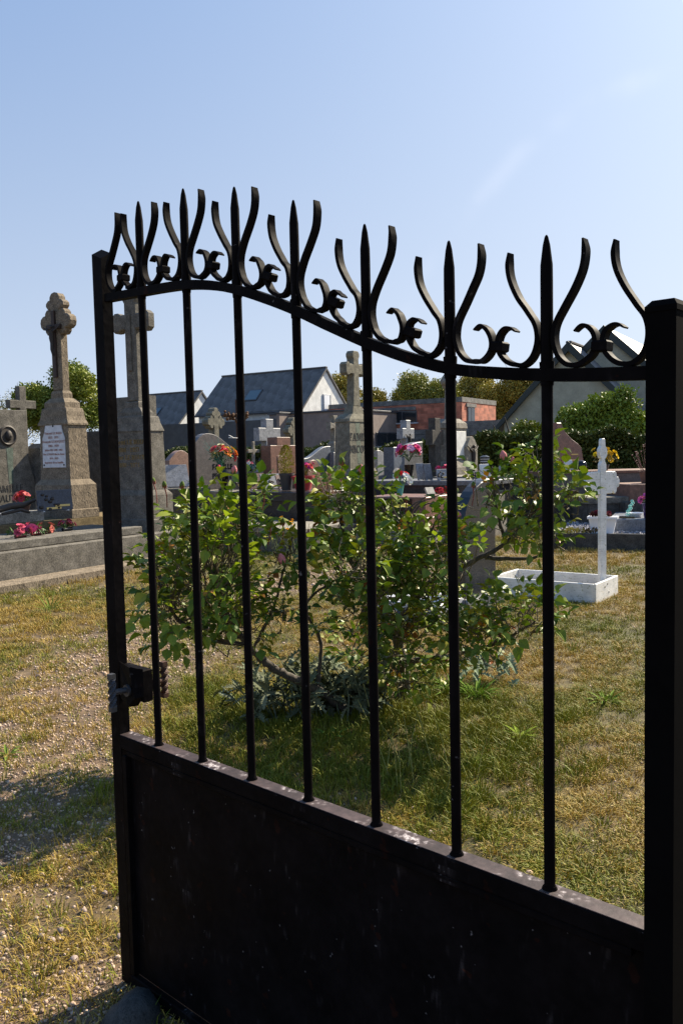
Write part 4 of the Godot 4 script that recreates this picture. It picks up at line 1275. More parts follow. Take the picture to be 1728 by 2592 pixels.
	flowers(t, Vector3(0, 0.13, 0), Vector3(0.13, 0.10, 0.1), 9, [Color(0.48, 0.03, 0.10), Color(0.62, 0.10, 0.2)], 0.04, Color(0.08, 0.11, 0.03), 24)
	# tall cross with white marble plates, and companions
	t = thing("marble_plate_cross", "slender tall cross on a square pedestal faced with white marble plates", "cross", Vector3(1.99, 0, -15.1), GRID)
	lf(t, "base", [[0.42, 0.27, -0.03], [0.42, 0.27, 0.86], [0.34, 0.22, 0.98]], M.pale)
	lf(t, "die", [[0.32, 0.2, 0.98], [0.30, 0.19, 1.56], [0.325, 0.21, 1.57], [0.31, 0.2, 1.66], [0.18, 0.12, 1.74]], M.pale)
	bx(t, "marble_plate", Vector3(0.0, 1.26, 0.203), Vector3(0.5, 0.50, 0.02), M.white, 0.003, Vector3(-1, 0, 0))
	b = MB.new()
	b.prism(cross_poly(0.46, 2.62, 0.13, 2.40, "bud", 1.74, 0.03), -0.055, 0.055, 0.01)
	part(t, "cross", b, M.pale)
	grave_cross("dark_block_cross", "dark weathered square cross beside the marble-plated pedestal", Vector3(1.66, 0, -14.6), cross_poly(0.42, 1.74, 0.20, 1.40, "plain", 0.0, 0.0, 0.26), 0.14, M.dark, 0.0, [])
	t = stele("crucifix_headstone", "narrow pale headstone carrying a tall dark bronze crucifix", wave_poly(0.46, 1.42, "arc"), 0.12, Vector3(2.38, 0, -15.3), M.pale)
	figure(t, Vector3(0, 0.72, 0.062), 0.58, M.bronze)
	t = thing("grave_lantern", "dark cylindrical grave lantern with bright rings near the crucifix headstone", "lantern", Vector3(2.47, 0, -14.2), 0)
	lf(t, "pillar", [[0.1, 0.1, -0.03], [0.1, 0.1, 0.82]], M.g_dark)
	b = MB.new()
	b.lathe([Vector2(0, 0.82), Vector2(0.075, 0.82), Vector2(0.075, 1.02), Vector2(0.085, 1.02), Vector2(0.085, 1.045), Vector2(0.03, 1.07), Vector2(0, 1.07)], 16)
	part(t, "body", b, M.g_dark)
	for y in [0.96, 1.0]:
		b = MB.new()
		b.lathe([Vector2(0.0755, y), Vector2(0.079, y + 0.006), Vector2(0.0755, y + 0.012)], 16)
		part(t, "ring", b, M.zinc)
	stele("small_white_tablet", "small pale tablet leaning near the grave lantern", wave_poly(0.14, 0.90, "arc"), 0.04, Vector3(2.70, 0, -14.0), M.g_light)
	tomb("pale_kerb_tomb", "pale stepped concrete tomb kerb behind the polished dark tomb", Vector3(2.55, 0, -13.6), GRID, 1.1, 1.7, [["body", 0.0, -0.03, 0.66, M.dark], ["slab", -0.02, 0.66, 0.74, M.pale]])
	# red granite grave with trough
	t = tomb("red_granite_grave", "red granite grave frame with a dark planting trough", Vector3(0.86, 0, -10.45), GRID, 0.85, 0.95, [["plinth", -0.04, -0.03, 0.18, M.pale], ["step", -0.01, 0.18, 0.36, M.g_red], ["frame", 0.04, 0.36, 0.60, M.g_red]])
	bx(t, "trough_face", Vector3(-0.388, 0.49, -0.06), Vector3(0.012, 0.18, 0.62), M.g_black, 0.002)
	t = thing("carnation_bunch", "wrapped bunch of white and red carnations with teal foil on red grave", "flowers", Vector3(0.74, 0.602, -10.42), 0)
	b = MB.new()
	b.lathe([Vector2(0, 0.001), Vector2(0.03, 0.001), Vector2(0.055, 0.14), Vector2(0.05, 0.14), Vector2(0, 0.05)], 12)
	part(t, "wrapper", b, colour_petals(Color(0.10, 0.34, 0.30)))
	flowers(t, Vector3(0.03, 0.17, 0), Vector3(0.15, 0.20, 0.12), 10, [Color(0.72, 0.71, 0.66), Color(0.55, 0.02, 0.03), Color(0.75, 0.75, 0.72)], 0.052, Color(0.07, 0.20, 0.06), 34)
	var bk := bx(self, numbered("stone_book"), Vector3(1.10, 0.655, -10.28), Vector3(0.12, 0.10, 0.03), M.marble, 0.004, Vector3(-32, 30, 0))
	tag(bk, "small cream open stone book propped on the red granite grave", "ornament")
	tomb("grassy_border_grave", "low pale stone grave border grown with grass beyond the red granite grave", Vector3(1.62, 0, -11.0), GRID, 0.8, 0.9, [["border", 0.0, -0.03, 0.40, M.pale], ["top", 0.02, 0.40, 0.56, M.lich]])
	t = thing("red_ceramic_wreath", "low mound of dark red ceramic flowers on the pale stone border", "flowers", Vector3(1.30, 0.562, -10.75), 0)
	flowers(t, Vector3(0, 0.03, 0), Vector3(0.13, 0.09, 0.1), 12, [Color(0.36, 0.02, 0.03), Color(0.5, 0.05, 0.06)], 0.038, Color(0.12, 0.15, 0.04), 26)
	# near rounded headstone of a flat white slab
	t = thing("round_top_headstone", "tall polished dark grey headstone with a curved top right behind the rose", "headstone", Vector3(0.955, 0, -5.93), GRID - 4.0)
	b = MB.new()
	var poly := PackedVector2Array([Vector2(-0.23, 0.10), Vector2(0.23, 0.10), Vector2(0.23, 0.87)])
	for i in 11:
		var a := PI / 2 * i / 10.0
		poly.append(Vector2(0.23 - 0.46 * sin(a), 0.62 + 0.32 * cos(a)))
	b.prism(poly, -0.045, 0.045, 0.004)
	part(t, "slab", b, granite(0.038, 0.038, 0.041, 0.25))
	lf(t, "base", [[0.27, 0.09, -0.03], [0.27, 0.09, 0.085], [0.26, 0.08, 0.10]], M.g_grey)
	tomb("white_slab_grave", "low grave with a bright white slab half hidden by the rose", Vector3(0.55, 0, -5.75), GRID, 0.62, 0.62, [["kerb", 0.0, -0.03, 0.06, M.dark], ["slab", 0.05, 0.06, 0.12, M.white_slab]])

# ---------------------------------------------------------------- graves on the right
func right_graves() -> void:
	var t: Node3D
	var b: MB
	# white painted cross and its planting frame
	var c := Vector3(1.86, 0, -5.99)
	var corner := Vector3(1.838, 0, -5.96)
	var gd := 54.0
	# local x along the short end (away to the right), local z across towards the gate
	t = thing("white_grave_frame", "white painted wooden grave frame of four boards, empty inside", "grave frame", corner + dirv(gd, 0.245, -0.42), gd)
	bx(t, "board", Vector3(0, 0.072, 0.41), Vector3(0.50, 0.148, 0.02), M.white_wood, 0.003)
	bx(t, "board", Vector3(0, 0.072, -0.41), Vector3(0.50, 0.148, 0.02), M.white_wood, 0.003)
	bx(t, "board", Vector3(-0.24, 0.072, 0), Vector3(0.02, 0.146, 0.798), M.white_wood, 0.003)
	bx(t, "board", Vector3(0.24, 0.072, 0), Vector3(0.02, 0.146, 0.798), M.white_wood, 0.003)
	bx(t, "soil", Vector3(0, 0.02, 0), Vector3(0.455, 0.04, 0.795), M.soil, 0.002)
	for k in 3:
		b = MB.new()
		b.ball(Vector3.ZERO, Vector3(0.006, 0.006, 0.004), 7, 4)
		part(t, "nail", b, M.rust, Vector3([-0.06, 0.0, 0.03][k], [0.10, 0.115, 0.05][k], 0.4215))
	b = MB.new()
	for i in 60: b.ball(Vector3(rng.randf_range(-0.08, 0.08), 0.045 + rng.randf() * 0.035, rng.randf_range(-0.05, 0.05)), Vector3(0.016, 0.008, 0.012), 5, 3)
	part(t, "dead_leaves", b, mat(lin(0.16, 0.05, 0.025), 0.9), Vector3(-0.02, 0, 0.18))
	t = thing("white_wooden_cross", "white painted wooden cross with scalloped arms and round finial in the frame", "cross", corner + dirv(gd, 0.30, -0.06), 38.0)
	b = MB.new()
	var prof := [Vector2(0.037, 0.04), Vector2(0.037, 1.005), Vector2(0.033, 1.02), Vector2(0.020, 1.035), Vector2(0.020, 1.05), Vector2(0.036, 1.062), Vector2(0.047, 1.082), Vector2(0.050, 1.105), Vector2(0.045, 1.13), Vector2(0.026, 1.15), Vector2(0.026, 1.165), Vector2(0.023, 1.195), Vector2(0.015, 1.205)]
	var p := PackedVector2Array()
	for q in prof: p.append(q)
	for i in range(prof.size() - 1, -1, -1): p.append(Vector2(-prof[i].x, prof[i].y))
	b.prism(p, -0.012, 0.016, 0.003)
	part(t, "upright", b, M.white_wood)
	var half := [Vector2(0.0372, 0.085), Vector2(0.100, 0.085), Vector2(0.104, 0.066), Vector2(0.108, 0.080), Vector2(0.126, 0.084), Vector2(0.140, 0.070), Vector2(0.143, 0.042), Vector2(0.158, 0.038), Vector2(0.170, 0.018), Vector2(0.170, -0.02), Vector2(0.158, -0.04), Vector2(0.143, -0.044), Vector2(0.140, -0.072), Vector2(0.126, -0.088), Vector2(0.110, -0.080), Vector2(0.104, -0.060), Vector2(0.096, -0.085), Vector2(0.0372, -0.085)]
	for s in [-1.0, 1.0]:
		var q := PackedVector2Array()
		if s > 0:
			for i in range(half.size() - 1, -1, -1): q.append(Vector2(0.0372 + (half[i].x - 0.0372) * 1.35, half[i].y))
		else:
			for k in half: q.append(Vector2(-0.0372 - (k.x - 0.0372) * 1.35, k.y))
		b = MB.new()
		b.prism(q, -0.012, 0.011, 0.003)
		part(t, "arm", b, M.white_wood, Vector3(0, 0.872, 0))
	# grave with gravel bed, slab, glass ornament and purple pot
	t = thing("gravel_bed_grave", "low dark concrete grave with a grey gravel bed and a granite slab", "tomb", Vector3(3.48, 0, -10.0), GRID - 78.0)
	for q in [[0.0, 0.93, 1.75, 0.06], [0.0, -0.93, 1.75, 0.06]]: bx(t, "kerb", Vector3(q[0], 0.075, q[1]), Vector3(q[2], 0.22, q[3]), M.dark, 0.006)
	for s in [-1.0, 1.0]: bx(t, "kerb", Vector3(s * 0.845, 0.075, 0), Vector3(0.06, 0.218, 1.798), M.dark, 0.006)
	bx(t, "gravel_bed", Vector3(0, 0.075, 0), Vector3(1.628, 0.17, 1.798), M.g_grey, 0.002)
	bx(t, "slab", Vector3(0.30, 0.235, -0.12), Vector3(1.0, 0.15, 1.15), M.g_blue, 0.006)
	var xs := []; var cs := []
	for i in 1500:
		var x := rng.randf_range(-0.81, 0.81); var z := rng.randf_range(-0.89, 0.89)
		if absf(x - 0.30) < 0.5 and absf(z + 0.12) < 0.58: continue
		xs.append(Transform3D(Basis.from_euler(rv(3.0)).scaled(Vector3.ONE * rng.randf_range(0.009, 0.017)), Vector3(x, 0.168, z)))
		cs.append(Color(0.40, 0.38, 0.40) * rng.randf_range(0.35, 1.3))
	b = MB.new()
	b.ball(Vector3.ZERO, Vector3(1, 0.7, 0.8), 5, 4)
	many(t, "gravel", b.mesh(), M.pebble, xs, cs)
	var top := 0.312
	t = thing("white_trough", "white plastic trough planter with small dark red plants", "plant", Vector3(2.98, 0.167, -9.42), -22.0)
	lf(t, "trough", [[0.115, 0.07, 0.001], [0.15, 0.09, 0.17], [0.165, 0.105, 0.17], [0.165, 0.105, 0.195], [0.15, 0.09, 0.195]], M.plastic_w)
	flowers(t, Vector3(0, 0.19, 0), Vector3(0.15, 0.09, 0.08), 12, [Color(0.16, 0.02, 0.03), Color(0.10, 0.03, 0.02)], 0.032, Color(0.07, 0.05, 0.02), 44)
	t = thing("glass_ornament", "clear green glass memorial ornament on a dark foot", "ornament", Vector3(3.36, top + 0.001, -9.72), -20.0)
	lf(t, "foot", [[0.085, 0.05, 0], [0.085, 0.05, 0.018], [0.08, 0.045, 0.02]], M.g_black)
	b = MB.new()
	for i in 9:
		b.ball(Vector3(0.004 * i - 0.01 + 0.008 * sin(i * 2.1), 0.035 + i * 0.021, 0), Vector3(0.03 - 0.001 * i, 0.018, 0.022), 7, 4)
	part(t, "glass", b, M.clear, Vector3(0.005, 0, 0), Vector3(0, 0, -10))
	t = thing("purple_pot", "purple flower pot with bright pink blooms beside the glass ornament", "plant", Vector3(3.60, top + 0.001, -9.66), 0)
	pot(t, 0.058, 0.08, 0.165, M.purple_pot)
	flowers(t, Vector3(0, 0.20, 0), Vector3(0.12, 0.11, 0.1), 11, [Color(0.62, 0.12, 0.34), Color(0.68, 0.2, 0.42), Color(0.7, 0.34, 0.25)], 0.05, Color(0.09, 0.12, 0.04), 26)
	t = thing("white_dish", "white oval dish lying between the glass ornament and the purple pot", "ornament", Vector3(3.50, top + 0.001, -9.85), 0)
	b = MB.new()
	b.lathe([Vector2(0, 0.001), Vector2(0.07, 0.001), Vector2(0.105, 0.05), Vector2(0.098, 0.05), Vector2(0.06, 0.012), Vector2(0, 0.012)], 18)
	part(t, "dish", b, M.plastic_w)
	# small weeds on the near corner of that grave
	t = thing("succulent_patch", "patch of yellow-green and brown succulents on the dark grave's corner", "plant", Vector3(2.70, 0.168, -9.38), 0)
	xs = []; cs = []
	for i in 150:
		var p2 := Vector3(rng.randf_range(-0.18, 0.18), rng.randf() * 0.05, rng.randf_range(-0.08, 0.08))
		xs.append(Transform3D(Basis(Quaternion(Vector3.BACK, Vector3(rng.randf_range(-1, 1), 1.0, rng.randf_range(-1, 1)).normalized())).scaled(Vector3.ONE * rng.randf_range(0.6, 1.2)), p2))
		cs.append((Color(0.42, 0.40, 0.10) if p2.x < 0.03 else Color(0.16, 0.11, 0.04)) * rng.randf_range(0.6, 1.2))
	many(t, "leaves", sprig, M.petal, xs, cs)
	# red pointed headstone and the stepped tombs beside it
	t = stele("red_blade_headstone", "tall red-brown granite headstone with a concave pointed top and carved wheat ears", PackedVector2Array([Vector2(-0.30, 0), Vector2(0.34, 0), Vector2(0.36, 0.5), Vector2(0.36, 0.9), Vector2(0.30, 1.16), Vector2(0.22, 1.22), Vector2(0.06, 1.30), Vector2(-0.08, 1.40), Vector2(-0.18, 1.54), Vector2(-0.28, 1.54)]), 0.20, Vector3(3.42, 0, -12.7), M.g_red, GRID - 20.0)
	for i in 4: bx(t, "gilt_line", Vector3(0.13, 1.06 - i * 0.085, 0.101), Vector3([0.16, 0.2, 0.14, 0.2][i], 0.018, 0.003), M.gold, 0.001)
	b = MB.new()
	for i in 9:
		b.tube([Vector3(-0.13, 0.62 + i * 0.045, 0.1), Vector3(-0.09 + 0.02 * (i % 2) , 0.67 + i * 0.045, 0.104)], [0.006, 0.003], 5)
		b.tube([Vector3(-0.14, 0.62 + i * 0.045, 0.1), Vector3(-0.19, 0.67 + i * 0.045, 0.104)], [0.006, 0.003], 5)
	part(t, "wheat_relief", b, M.g_pink)
	tomb("brown_stepped_tomb", "brown granite stepped tomb with yellow flowers in front of the dark hedge", Vector3(3.85, 0, -12.1), GRID - 48.0, 1.9, 0.9, [["base", -0.1, -0.03, 0.50, M.dark], ["body", 0.0, 0.50, 0.79, M.g_brown], ["slab", -0.02, 0.79, 0.825, M.clay]])
	t = thing("yellow_bouquet", "bunch of tall bright yellow flowers on the brown stepped tomb", "flowers", Vector3(3.80, 0.827, -11.95), 0)
	pot(t, 0.05, 0.07, 0.08, M.grey_pot)
	flowers(t, Vector3(0, 0.13, 0), Vector3(0.22, 0.24, 0.12), 18, [Color(0.78, 0.56, 0.02), Color(0.7, 0.5, 0.04)], 0.042, Color(0.12, 0.13, 0.04), 50)
	b = MB.new()
	b.ball(Vector3(0, 0.075, 0), Vector3(0.08, 0.075, 0.08), 14, 9)
	var o := part(self, numbered("granite_ball"), b, M.g_black, Vector3(3.47, 0.827, -11.95))
	tag(o, "polished black granite ball on the brown stepped tomb", "ornament")
	plaque("pointed_plaque", "white pointed plaque leaning beside the black granite ball", Vector3(3.30, 0.827, -11.98), 5.0, 0.12, 0.15, M.white, 18.0)
	tomb("low_brown_tomb", "low brown tomb block with small step holding a potted plant", Vector3(4.16, 0, -11.2), GRID - 48.0, 0.9, 0.7, [["base", -0.12, -0.03, 0.44, M.dark], ["body", 0.0, 0.44, 0.66, M.clay]])
	t = thing("terracotta_pot", "terracotta pot of thin reddish stems on the low brown tomb", "plant", Vector3(4.12, 0.662, -11.15), 0)
	pot(t, 0.07, 0.10, 0.16, M.clay)
	b = MB.new()
	for i in 26:
		var q := Vector3(rng.randf_range(-0.2, 0.2), rng.randf_range(0.3, 0.55), rng.randf_range(-0.12, 0.12))
		b.tube([Vector3(q.x * 0.2, 0.14, 0), Vector3(q.x * 0.6, q.y * 0.6, q.z * 0.5), q], [0.004, 0.003, 0.002], 4)
		b.ball(q, Vector3(0.012, 0.009, 0.012), 5, 4)
	part(t, "stems", b, mat(lin(0.20, 0.10, 0.08), 0.7))
	t = tomb("arched_end_tomb", "small grey tomb with an arched end board near the white cross", Vector3(3.55, 0, -11.05), GRID - 48.0, 0.75, 0.5, [["base", 0.0, -0.03, 0.42, M.dark], ["slab", -0.02, 0.42, 0.50, M.grey]])
	b = MB.new()
	b.prism(wave_poly(0.5, 0.66, "arc"), -0.03, 0.03, 0.005)
	part(t, "end_board", b, M.grey, Vector3(0.40, 0, 0), Vector3(0, 90, 0))

# ---------------------------------------------------------------- houses
func wall_box(t: Node, called: String, x0: float, x1: float, z0: float, z1: float, y0: float, y1: float, m: Material) -> MeshInstance3D:
	return bx(t, called, Vector3((x0 + x1) / 2, (y0 + y1) / 2, (z0 + z1) / 2), Vector3(x1 - x0, y1 - y0, absf(z1 - z0)), m, 0.01)

func window_on(t: Node, ce: Vector3, w: float, h: float, rot: float, m: Material, sill := true, shutter := false) -> void:
	# frame, pane and sill on a wall face; rot turns the outward axis (+z) about y
	var f := bx(t, "window", ce, Vector3(w, h, 0.06), M.alu if not shutter else M.zinc, 0.005, Vector3(0, rot, 0))
	bx(f, "pane", Vector3(0, 0, 0.025), Vector3(w - 0.12, h - 0.12, 0.03), m, 0.002)
	if shutter: bx(f, "shutter", Vector3(-0.06, 0.05, 0.045), Vector3(w - 0.26, h - 0.24, 0.02), M.plastic_w, 0.002)
	elif w > 0.9: bx(f, "mullion", Vector3(0, 0, 0.042), Vector3(0.06, h - 0.1, 0.02), M.alu, 0.002)
	if sill: bx(f, "sill", Vector3(0, -h / 2 - 0.04, 0.06), Vector3(w + 0.2, 0.08, 0.2), M.zinc, 0.005)

func gable_house(t: Node, w: float, eave: float, apex: float, l: float, wm: Material, rm: Material, over := 0.25) -> void:
	# gable in the local xy-plane at z = 0, body running to -l
	var b := MB.new()
	b.prism(PackedVector2Array([Vector2(-w / 2, -0.2), Vector2(w / 2, -0.2), Vector2(w / 2, eave), Vector2(0, apex), Vector2(-w / 2, eave)]), -l, 0, 0.01)
	part(t, "wall", b, wm)
	var sl := (apex - eave) / (w / 2)
	for s in [-1.0, 1.0]:
		b = MB.new()
		var p := PackedVector2Array()
		var lowx: float = (w / 2 + over)
		var q := [Vector2(0, apex + 0.02), Vector2(0, apex + 0.20), Vector2(s * lowx, eave - sl * over + 0.20), Vector2(s * lowx, eave - sl * over + 0.02)]
		if s > 0: q.reverse()
		for k in q: p.append(k)
		b.prism(p, -l - 0.1, 0.12, 0.01)
		var r := part(t, "roof", b, rm)
		bx(r, "gutter", Vector3(s * (lowx + 0.06), eave - sl * over + 0.08, -l / 2), Vector3(0.12, 0.12, l + 0.2), M.alu, 0.03)
	bx(t, "ridge", Vector3(0, apex + 0.20, -l / 2), Vector3(0.22, 0.10, l + 0.22), M.slate, 0.03)

func skylight(t: Node, s: float, w: float, eave: float, apex: float, f: float, z: float, ww: float, hh: float) -> void:
	var sl := atan2(apex - eave, w / 2)
	var p := Vector3(s * w / 2 * f, lerpf(apex, eave, f) + 0.235, z)
	var fr := bx(t, "skylight", p, Vector3(hh, 0.10, ww), M.alu, 0.01, Vector3(0, 0, -s * rad_to_deg(sl)))
	bx(fr, "pane", Vector3(0, 0.045, 0), Vector3(hh - 0.14, 0.03, ww - 0.14), M.glass_g, 0.005)

func houses() -> void:
	var t: Node3D
	# white house with slate roof; gable faces the sun
	var g := Vector3(-0.85, 0, -55.0)
	t = thing("white_house", "white rendered house with steep dark slate roof over a grey ground floor", "house", g, HG)
	var w := 5.6; var eave := 4.15; var apex := 6.75
	gable_house(t, w, eave, apex, 8.6, M.render_w, M.slate)
	skylight(t, -1.0, w, eave, apex, 0.66, -4.6, 1.1, 1.1)
	window_on(t, Vector3(0.05, 4.55, 0.03), 0.95, 1.25, 0.0, M.glass, true, true)
	bx(t, "chimney", Vector3(-0.5, 6.85, -1.9), Vector3(0.28, 1.0, 0.28), M.alu, 0.02)
	# low flat-roofed ground floor blocks in front
	wall_box(t, "grey_extension", -6.2, -2.82, -9.6, 0.4, -0.2, 3.38, M.render_g)
	wall_box(t, "brown_extension", -6.2, 3.2, 0.41, 0.62, -0.2, 3.68, M.render_b)
	bx(t, "parapet", Vector3(-1.5, 3.74, 0.5), Vector3(9.5, 0.1, 0.35), M.alu, 0.01)
	window_on(t, Vector3(-3.3, 1.75, 0.64), 0.8, 1.6, 0.0, M.glass, false)
	window_on(t, Vector3(-0.55, 2.05, 0.64), 0.9, 1.35, 0.0, M.glass, true)
	var b := MB.new()
	b.tube([Vector3(-2.05, 0, 0.72), Vector3(-2.05, 3.2, 0.72)], [0.07, 0.07], 8)
	b.box(Vector3(-2.05, 3.3, 0.72), Vector3(0.34, 0.3, 0.2), 0.01)
	part(t, "downpipe", b, M.white)
	t = thing("brown_annex", "brown rendered flat-roofed annex with one long window", "house", Vector3(0.98, 0, -48.0), HG)
	wall_box(t, "wall", 0.0, 6.1, -6.2, 0.0, -0.2, 3.70, M.render_b)
	bx(t, "parapet", Vector3(3.05, 3.75, -3.1), Vector3(6.25, 0.10, 6.35), M.alu, 0.01)
	window_on(t, Vector3(3.55, 2.05, 0.03), 2.6, 0.85, 0.0, M.glass)
	# smaller house further left
	t = thing("slate_roof_house", "smaller white house with dark slate roof and one skylight", "house", Vector3(-10.4, 0, -63.0), HG)
	gable_house(t, 4.9, 3.75, 6.05, 5.4, M.render_w, M.slate)
	skylight(t, -1.0, 4.9, 3.75, 6.05, 0.70, -3.2, 1.0, 1.1)
	window_on(t, Vector3(-2.48, 1.75, -3.6), 0.75, 1.1, -90.0, M.glass, false)
	wall_box(t, "grey_porch", -1.2, 4.0, 0.05, 2.6, -0.2, 3.5, M.render_g)
	wall_box(t, "link_roof", 1.8, 6.5, -3.0, 0.0, -0.2, 4.7, M.slate)
	# unfinished red block building
	t = thing("brick_building", "unfinished flat-roofed building of red clay blocks over grey concrete blocks", "building", Vector3(7.36, 0, -50.0), HG)
	wall_box(t, "brick_storey", 0.0, 5.6, -9.4, 0.0, 2.62, 4.18, M.brick)
	wall_box(t, "ring_beam", -0.03, 5.63, -9.43, 0.03, 4.181, 4.48, M.concrete)
	for k in 9:
		wall_box(t, "block_course", -0.02, 5.62, -9.42, 0.02, -0.2 + k * 0.314, -0.2 + (k + 1) * 0.314 - 0.012, M.concrete)
	window_on(t, Vector3(1.35, 3.45, 0.02), 1.1, 0.95, 0.0, M.glass)
	bx(t, "lintel", Vector3(1.35, 4.02, 0.04), Vector3(1.5, 0.22, 0.08), M.concrete, 0.01)
	window_on(t, Vector3(-0.02, 3.45, -4.0), 2.0, 0.75, -90.0, M.glass)
	window_on(t, Vector3(-0.02, 3.45, -5.7), 0.75, 0.75, -90.0, M.glass)
	bx(t, "lintel", Vector3(-0.04, 3.95, -4.8), Vector3(0.08, 0.20, 3.5), M.concrete, 0.01)
	wall_box(t, "lower_wing", -1.5, 7.2, 0.1, 3.4, 1.75, 2.95, M.concrete)
	wall_box(t, "lower_wing_wall", -1.35, 7.1, 0.15, 3.3, -0.2, 1.745, M.concrete)
	wall_box(t, "brick_infill", 3.0, 4.4, 3.39, 3.42, 1.9, 2.55, M.brick)
	wall_box(t, "brick_infill", 5.2, 5.9, 3.39, 3.42, 1.9, 2.55, M.brick)
	t = thing("timber_shed", "pale timber shed with overhanging flat roof in front of the brick building", "shed", Vector3(10.9, 0, -46.4), HG)
	wall_box(t, "wall", -2.2, 1.4, -2.6, 0.0, -0.2, 1.85, M.wood)
	for k in 10: bx(t, "board", Vector3(-2.0 + k * 0.36, 0.85, 0.012), Vector3(0.34, 1.95, 0.024), M.wood, 0.005)
	bx(t, "roof", Vector3(-0.4, 1.97, -1.3), Vector3(4.1, 0.24, 3.2), M.wood, 0.01)
	window_on(t, Vector3(-2.22, 1.25, -0.9), 0.8, 0.7, -90.0, M.glass, false)
	window_on(t, Vector3(-2.22, 1.25, -2.0), 0.8, 0.7, -90.0, M.glass, false)
	# beige gable house on the right: gable turned to the camera, away from the sun
	t = thing("beige_house", "beige house with two stepped gables, dark verge boards and pale roofs", "house", Vector3(8.85, 0, -32.0), HG - 90.0)
	gable_house(t, 5.3, 2.25, 5.05, 1.5, M.render_s, M.slate_l, 0.3)
	var t2 := Node3D.new()
	t2.name = "main_body"
	t.add_child(t2)
	t2.position = Vector3(0.95, 0, -1.52)
	var bw := 7.4
	b = MB.new()
	b.prism(PackedVector2Array([Vector2(-bw / 2, -0.2), Vector2(bw / 2, -0.2), Vector2(bw / 2, 2.2), Vector2(0, 5.75), Vector2(-bw / 2, 2.2)]), -9.0, 0, 0.01)
	part(t2, "wall", b, M.render_s)
	for s in [-1.0, 1.0]:
		b = MB.new()
		var q := [Vector2(0, 5.77), Vector2(0, 5.95), Vector2(s * (bw / 2 + 0.3), 2.11), Vector2(s * (bw / 2 + 0.3), 1.93)]
		if s > 0: q.reverse()
		b.prism(PackedVector2Array(q), -9.1, 0.1, 0.01)
		part(t2, "roof", b, M.slate_l)
	for s in [-1.0, 1.0]:
		b = MB.new()
		var sl := 2.8 / 2.65
		var q := [Vector2(0, 4.90), Vector2(0, 5.28), Vector2(s * 2.98, 2.25 - sl * 0.33 + 0.22), Vector2(s * 2.98, 2.25 - sl * 0.33 - 0.02)]
		if s > 0: q.reverse()
		b.prism(PackedVector2Array(q), 0.12, 0.20, 0.01)
		part(t, "verge_board", b, mat(lin(0.02, 0.03, 0.028), 0.5))
		b = MB.new()
		q = [Vector2(0, 5.60), Vector2(0, 5.98), Vector2(s * (bw / 2 + 0.32), 2.14), Vector2(s * (bw / 2 + 0.32), 1.90)]
		if s > 0: q.reverse()
		b.prism(PackedVector2Array(q), 0.10, 0.18, 0.01)
		part(t2, "verge_board", b, mat(lin(0.02, 0.03, 0.028), 0.5))

# ---------------------------------------------------------------- hedges and trees
func clump(n: int, r: float, l: float, w: float) -> ArrayMesh:
	var b := MB.new()
	for i in n:
		var p := rv(r)
		var d := (rv() + Vector3(0, 0.2, 0)).normalized()
		var s := d.cross(rv()).normalized() * w * 0.5
		var m := p + d * l * 0.5 + rv(l * 0.06)
		b.quad(p, m + s, p + d * l, m - s)
	return b.mesh()

func crown(parent: Node, called: String, blobs: Array, n: int, cl: Mesh, cols: Array, sc: float) -> void:
	# blobs: [centre, radii]; leaf clumps sit mostly in the outer shell of each bough
	var xs := []; var cs := []
	var tot := 0.0
	for q in blobs: tot += q[1].x * q[1].y
	for q in blobs:
		var k := int(n * q[1].x * q[1].y / tot)
		var tone := rng.randf()
		for i in k:
			var d := rv().normalized()
			var r := pow(rng.randf(), 0.4)
			var p: Vector3 = q[0] + d * r * q[1]
			if f_patch.get_noise_3d(p.x * 16.0 / sc, p.y * 16.0 / sc, p.z * 16.0 / sc) < -0.12: continue
			var s := sc * rng.randf_range(0.7, 1.3)
			xs.append(Transform3D(Basis.from_euler(rv(3.1)).scaled(Vector3.ONE * s), p))
			var c: Color = cols[0].lerp(cols[1], clampf(tone * 0.6 + rng.randf() * 0.5, 0, 1))
			cs.append(c * rng.randf_range(0.75, 1.15))
	many(parent, called, cl, M.tree, xs, cs)

func tree(called: String, label: String, at: Vector3, h: float, rx: float, ry: float, n: int, cl: Mesh, cols: Array, sc: float, bare := 0.0, group := "trees behind the houses") -> void:
	var t := thing(called, label, "tree", at, 0, group)
	var b := MB.new()
	var cy := h - ry
	b.tube([Vector3(0, -0.3, 0), Vector3(0.05 * rx, cy * 0.5, 0), Vector3(0, cy, 0.05 * rx), Vector3(0, h - ry * 0.4, 0)], [h * 0.035, h * 0.025, h * 0.018, h * 0.006], 8)
	var blobs := []
	var m := 11
	for i in m:
		var a := i * 2.399 + rng.randf() * 0.6
		var e := rng.randf_range(-0.55, 0.95)
		var rr := sqrt(max(0.0, 1.0 - e * e)) * rng.randf_range(0.5, 0.72)
		var p := Vector3(cos(a) * rx * rr, cy + e * ry * 0.62, sin(a) * rx * rr)
		b.tube([Vector3(0, cy * rng.randf_range(0.5, 0.95), 0), p * Vector3(0.5, 1, 0.5) - Vector3(0, ry * 0.15, 0), p], [h * 0.014, h * 0.008, h * 0.003], 5)
		for k in 3:
			b.tube([p * Vector3(0.6, 1, 0.6) - Vector3(0, ry * 0.1, 0), p + rv(rx * 0.38) + Vector3(0, ry * 0.15, 0)], [h * 0.005, h * 0.0015], 4)
		blobs.append([p, Vector3(rx, ry, rx) * rng.randf_range(0.30, 0.46)])
	part(t, "trunk", b, M.trunk)
	crown(t, "crown", blobs, n, cl, cols, sc)

